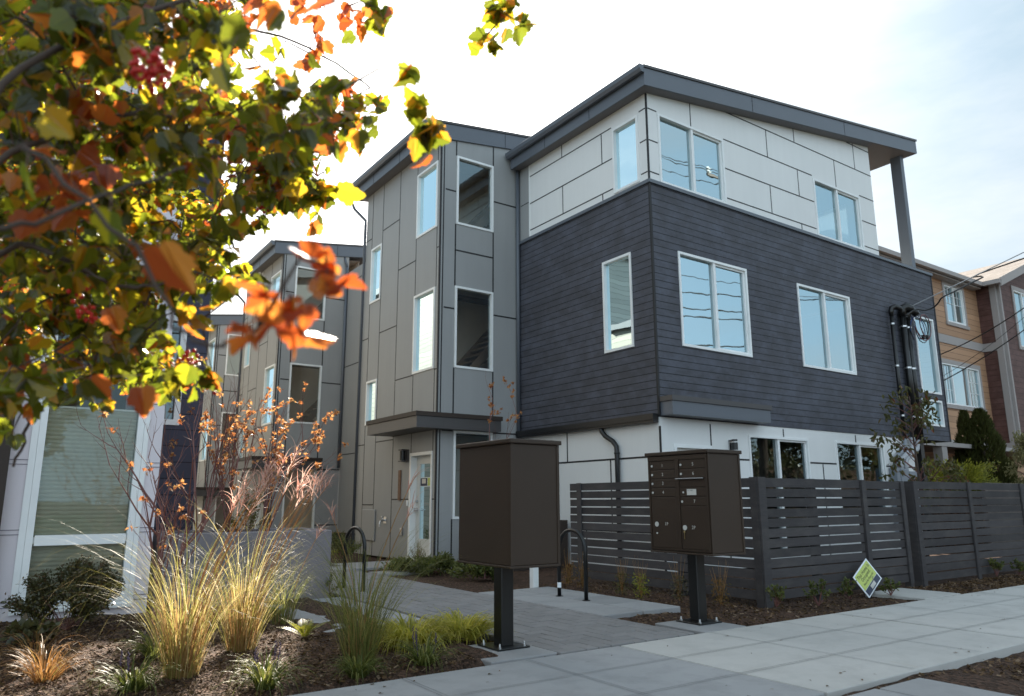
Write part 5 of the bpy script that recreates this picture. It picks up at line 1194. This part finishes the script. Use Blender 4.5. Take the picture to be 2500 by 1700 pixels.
def inpoly(x, y, P):
    c = False; j = len(P)-1
    for i in range(len(P)):
        if (P[i][1] > y) != (P[j][1] > y) and x < (P[j][0]-P[i][0])*(y-P[i][1])/(P[j][1]-P[i][1])+P[i][0]: c = not c
        j = i
    return c
CORE = [(-60, -40), (600, -40), (560, 60), (520, 150), (570, 215), (640, 225), (720, 195), (830, 235), (790, 290), (715, 330), (765, 400), (755, 470), (700, 450), (640, 465), (560, 462), (540, 530), (490, 560), (530, 610), (470, 640), (400, 640), (380, 700), (345, 700), (380, 790), (450, 860), (420, 885), (350, 905), (270, 850), (200, 915), (150, 880), (90, 890), (30, 880), (-60, 930)]
lv, lr, pet = MB(), MB(), MB()
def add_leaf(mb, p, L, rnd, nrm=None, dr=None):
    nn = nrm if nrm is not None else rvec(rnd)
    dd = dr if dr is not None else (rvec(rnd)*.8+Vector((0, 0, -.85))).normalized()
    leafpoly(mb, p, nn, dd, L, L*rnd.uniform(.85, 1.05), rnd, LOBE, rnd.uniform(.05, .5), rnd.uniform(.0, .45))
def cluster(px, py, dist, rad, n, Lr, mb, rnd, link=True):
    c = deep(px, py, dist); q = min(limb_pts, key=lambda a: (a-c).length)
    if link:
        k = c.lerp(q, .5)+rvec(rnd)*.16*(c-q).length+Vector((0, 0, .03)); pts = [q, k.lerp(q, .4), k, k.lerp(c, .6), c]; r0 = .0035 if (q-c).length > .1 else .002
        br.tube(pts, [r0, r0*.9, r0*.75, r0*.6, r0*.4], 5); limb_pts.extend([pts[2], pts[3], c])
    for _ in range(n):
        v = rvec(rnd)*rad*rnd.random()**.6; p = c+v; L = rnd.uniform(*Lr)
        add_leaf(mb, p, L, rnd); pet.tube([p, p.lerp(c, .35)+Vector((0, 0, .01)), p.lerp(c, .8)], .0009, 3, cap=False)
nC = 0; todo = []
while nC < 440:
    x, y = rt_.uniform(-50, 830), rt_.uniform(-40, 920)
    if not inpoly(x, y, CORE): continue
    if y > 620 and rt_.random() < .25: continue
    if x > 480 and rt_.random() < .25: continue
    dist = rt_.choice((rt_.uniform(2.1, 3.0), rt_.uniform(2.8, 4.0), rt_.uniform(3.4, 5.2), rt_.uniform(3.4, 5.2)))
    todo.append((min((a-deep(x, y, dist)).length for a in limb_pts), x, y, dist)); nC += 1
for _, x, y, dist in sorted(todo): cluster(x, y, dist, rt_.uniform(.07, .15), rt_.randint(10, 22), (.035, .070), lv if rt_.random() < .93 else lr, rt_)
for (x, y, dd, n, r, mb_) in ((930, 155, 2.2, 3, .02, lv), (955, 235, 2.2, 4, .025, lv), (978, 285, 2.2, 7, .035, lv), (970, 350, 2.2, 1, .005, lr), (950, 305, 2.2, 3, .02, lv)):
    cluster(x, y, dd, r, n, (.055, .085), mb_, rt_)
# leaves close to the camera, out of focus
for (x, y, dd, L, k) in ((360, 560, 1.35, .095, 1), (250, 480, 1.4, .06, 0), (60, 380, 1.5, .06, 0), (500, 150, 1.7, .06, 0), (560, 60, 1.7, .07, 0), (640, 20, 1.7, .065, 0), (760, 0, 1.8, .08, 1), (320, 880, 1.9, .07, 1), (205, 860, 1.9, .065, 0), (100, 260, 1.6, .06, 0),
                         (430, 830, 2.0, .06, 0), (250, 700, 2.0, .06, 1), (620, 350, 2.2, .07, 0), (700, 300, 2.4, .08, 0), (770, 430, 2.4, .085, 0), (690, 420, 2.4, .07, 0), (750, 330, 2.7, .06, 1), (725, 508, 2.7, .06, 1), (650, 165, 2.6, .055, 0), (662, 180, 2.6, .05, 0), (803, 78, 2.6, .05, 0)):
    p = deep(x, y, dd); q = min(limb_pts, key=lambda a: (a-p).length); add_leaf(lr if k else lv, p, L, rt_, nrm=(fw*-1+rvec(rt_)*.7).normalized())
    pet.tube([p, p+Vector((0, 0, .03)), p.lerp(q, .3)+Vector((0, 0, .03))], .001, 3)
for (x, y, dd, n, r) in ((640, 420, 3.0, 16, .10), (690, 400, 3.0, 18, .10), (735, 430, 2.9, 12, .08), (700, 450, 2.9, 14, .08), (650, 330, 3.2, 16, .12), (720, 290, 3.2, 12, .10), (600, 440, 3.2, 16, .10), (760, 270, 3.2, 9, .08), (400, 630, 2.8, 12, .09), (460, 620, 2.9, 10, .08), (420, 700, 2.4, 8, .06)):
    cluster(x, y, dd, r, n, (.045, .075), lv, rt_)
# orange red sprig hanging in front of the middle townhouse
for (x, y, dd, n, r) in ((735, 600, 1.30, 5, .03), (740, 645, 1.28, 4, .03), (600, 668, 1.22, 4, .025), (660, 680, 1.25, 4, .035), (610, 740, 1.22, 3, .03), (680, 750, 1.25, 4, .025), (570, 745, 1.2, 3, .02)):
    cluster(x, y, dd, r, n, (.035, .055), lr, rt_)
for (x, y, dd, n, r) in ((720, 40, 2.9, 8, .09), (790, 15, 2.9, 8, .08), (860, 20, 2.9, 9, .08), (700, 120, 3.0, 4, .05), (730, 90, 3.0, 4, .05), (780, 190, 3.1, 4, .04), (850, 230, 3.2, 7, .07), (800, 250, 3.2, 8, .08), (860, 45, 3.0, 4, .05), (640, 110, 3.2, 3, .06), (600, 170, 3.2, 4, .06)):
    cluster(x, y, dd, r, n, (.045, .07), lv if n % 2 else lr, rt_)
for (x, y, dd, n, r) in ((1100, 85, 2.8, 10, .05), (1150, 35, 2.8, 12, .055), (1180, 55, 2.8, 7, .03), (1125, 20, 2.8, 8, .045),
                         (480, 840, 2.4, 5, .03), (440, 860, 2.4, 7, .05), (400, 870, 2.4, 6, .04), (30, 900, 2.5, 5, .06), (100, 900, 2.5, 5, .05), (25, 985, 2.6, 2, .02), (560, 640, 2.4, 6, .06), (510, 640, 2.2, 6, .07), (500, 560, 2.6, 5, .06), (545, 600, 3.0, 4, .04)):
    cluster(x, y, dd, r, n, (.04, .07), lv, rt_)
make('branches', br, BARK, FT, smooth=True); make('leaves', lv, L_TREE, FT); o = make('leaves', lr, L_RED, FT); o['label'] = 'orange red leaves on the near sprigs'
make('leaf_stalks', pet, REDBARK, FT)
for (x, y, dd, n) in ((345, 160, 1.7, 60), (425, 815, 2.4, 18), (470, 877, 2.4, 8), (200, 715, 2.2, 14), (170, 660, 2.2, 8), (600, 475, 3.0, 10)):
    c = deep(x, y, dd); m = MB()
    for _ in range(n): q = c+rvec(rt_)*(.034 if n < 50 else .045)*rt_.random()**.5; m.ball(q, .0062, 8, 6)
    for _ in range(6): m.tube([c+Vector((0, 0, .03)), c+rvec(rt_)*.02], .0008, 3)
    make('berry_cluster', m, BERRY, FT, smooth=True)

# ------------------------------------------------------------------ trees and hedge across the street (mirrored in the windows)
def far_tree(c, label, H_, W_, n, mt, seed, lo=.25):
    rnd = random.Random(seed); t = thing('street_tree', c, label, 'tree', 'trees across the street'); s = MB(); s.tube([(0, 0, 0), (0, 0, H_*.5), (0, 0, H_*.9)], [.25, .16, .04], 9); make('trunk', s, BARK, t, local=True)
    m = MB(); cs = [(Vector((rnd.uniform(-1, 1)*W_, rnd.uniform(-1, 1)*W_, H_*rnd.uniform(lo, .95))), rnd.uniform(.5, 1.1)) for _ in range(38)]
    for _ in range(n):
        cc_, rr = rnd.choice(cs); p = cc_+rvec(rnd)*rr*rnd.uniform(.5, 1.1); nn = rvec(rnd); d_ = rvec(rnd); d_ = (d_-nn*d_.dot(nn)).normalized(); leafpoly1(m, p, nn, d_, .28, .2)
    make('crown', m, mt, t, local=True)
far_tree((36, -12.5, 0), 'broad dark green tree across the street', 8.5, 2.4, 6500, L_DARK, 401, .1)
far_tree((43, -13.5, 0), 'rounded green tree across the street beyond its dark neighbour', 7.5, 2.2, 5500, L_DARK, 402, .1)
far_tree((50, -12.5, 0), 'tall olive green tree across the street', 9.8, 2.6, 5500, L_DOG, 403, .35)
far_tree((56, -13.5, 0), 'farthest dark tree across the street', 8, 2.4, 5500, L_DARK, 405, .1)
m = MB(); rnd = random.Random(404)
HG = thing('hedge', (20, -11.5, 0), 'clipped dark hedge along the far pavement', 'hedge')
for _ in range(9000):
    x = rnd.uniform(10, 60); y = rnd.choice((-11.0, -12.2))+rnd.uniform(-.1, .1) if rnd.random() < .7 else rnd.uniform(-12.2, -11); z = rnd.uniform(0, 3.3); nn = rvec(rnd); d_ = rvec(rnd); d_ = (d_-nn*d_.dot(nn)).normalized(); leafpoly1(m, Vector((x, y, z)), nn, d_, .26, .18)
make('foliage', m, L_DARK, HG); m = MB(); m.box(10.2, -12.0, 0, 59.8, -11.2, 3.1); make('hedge_core', m, MULCH, HG)
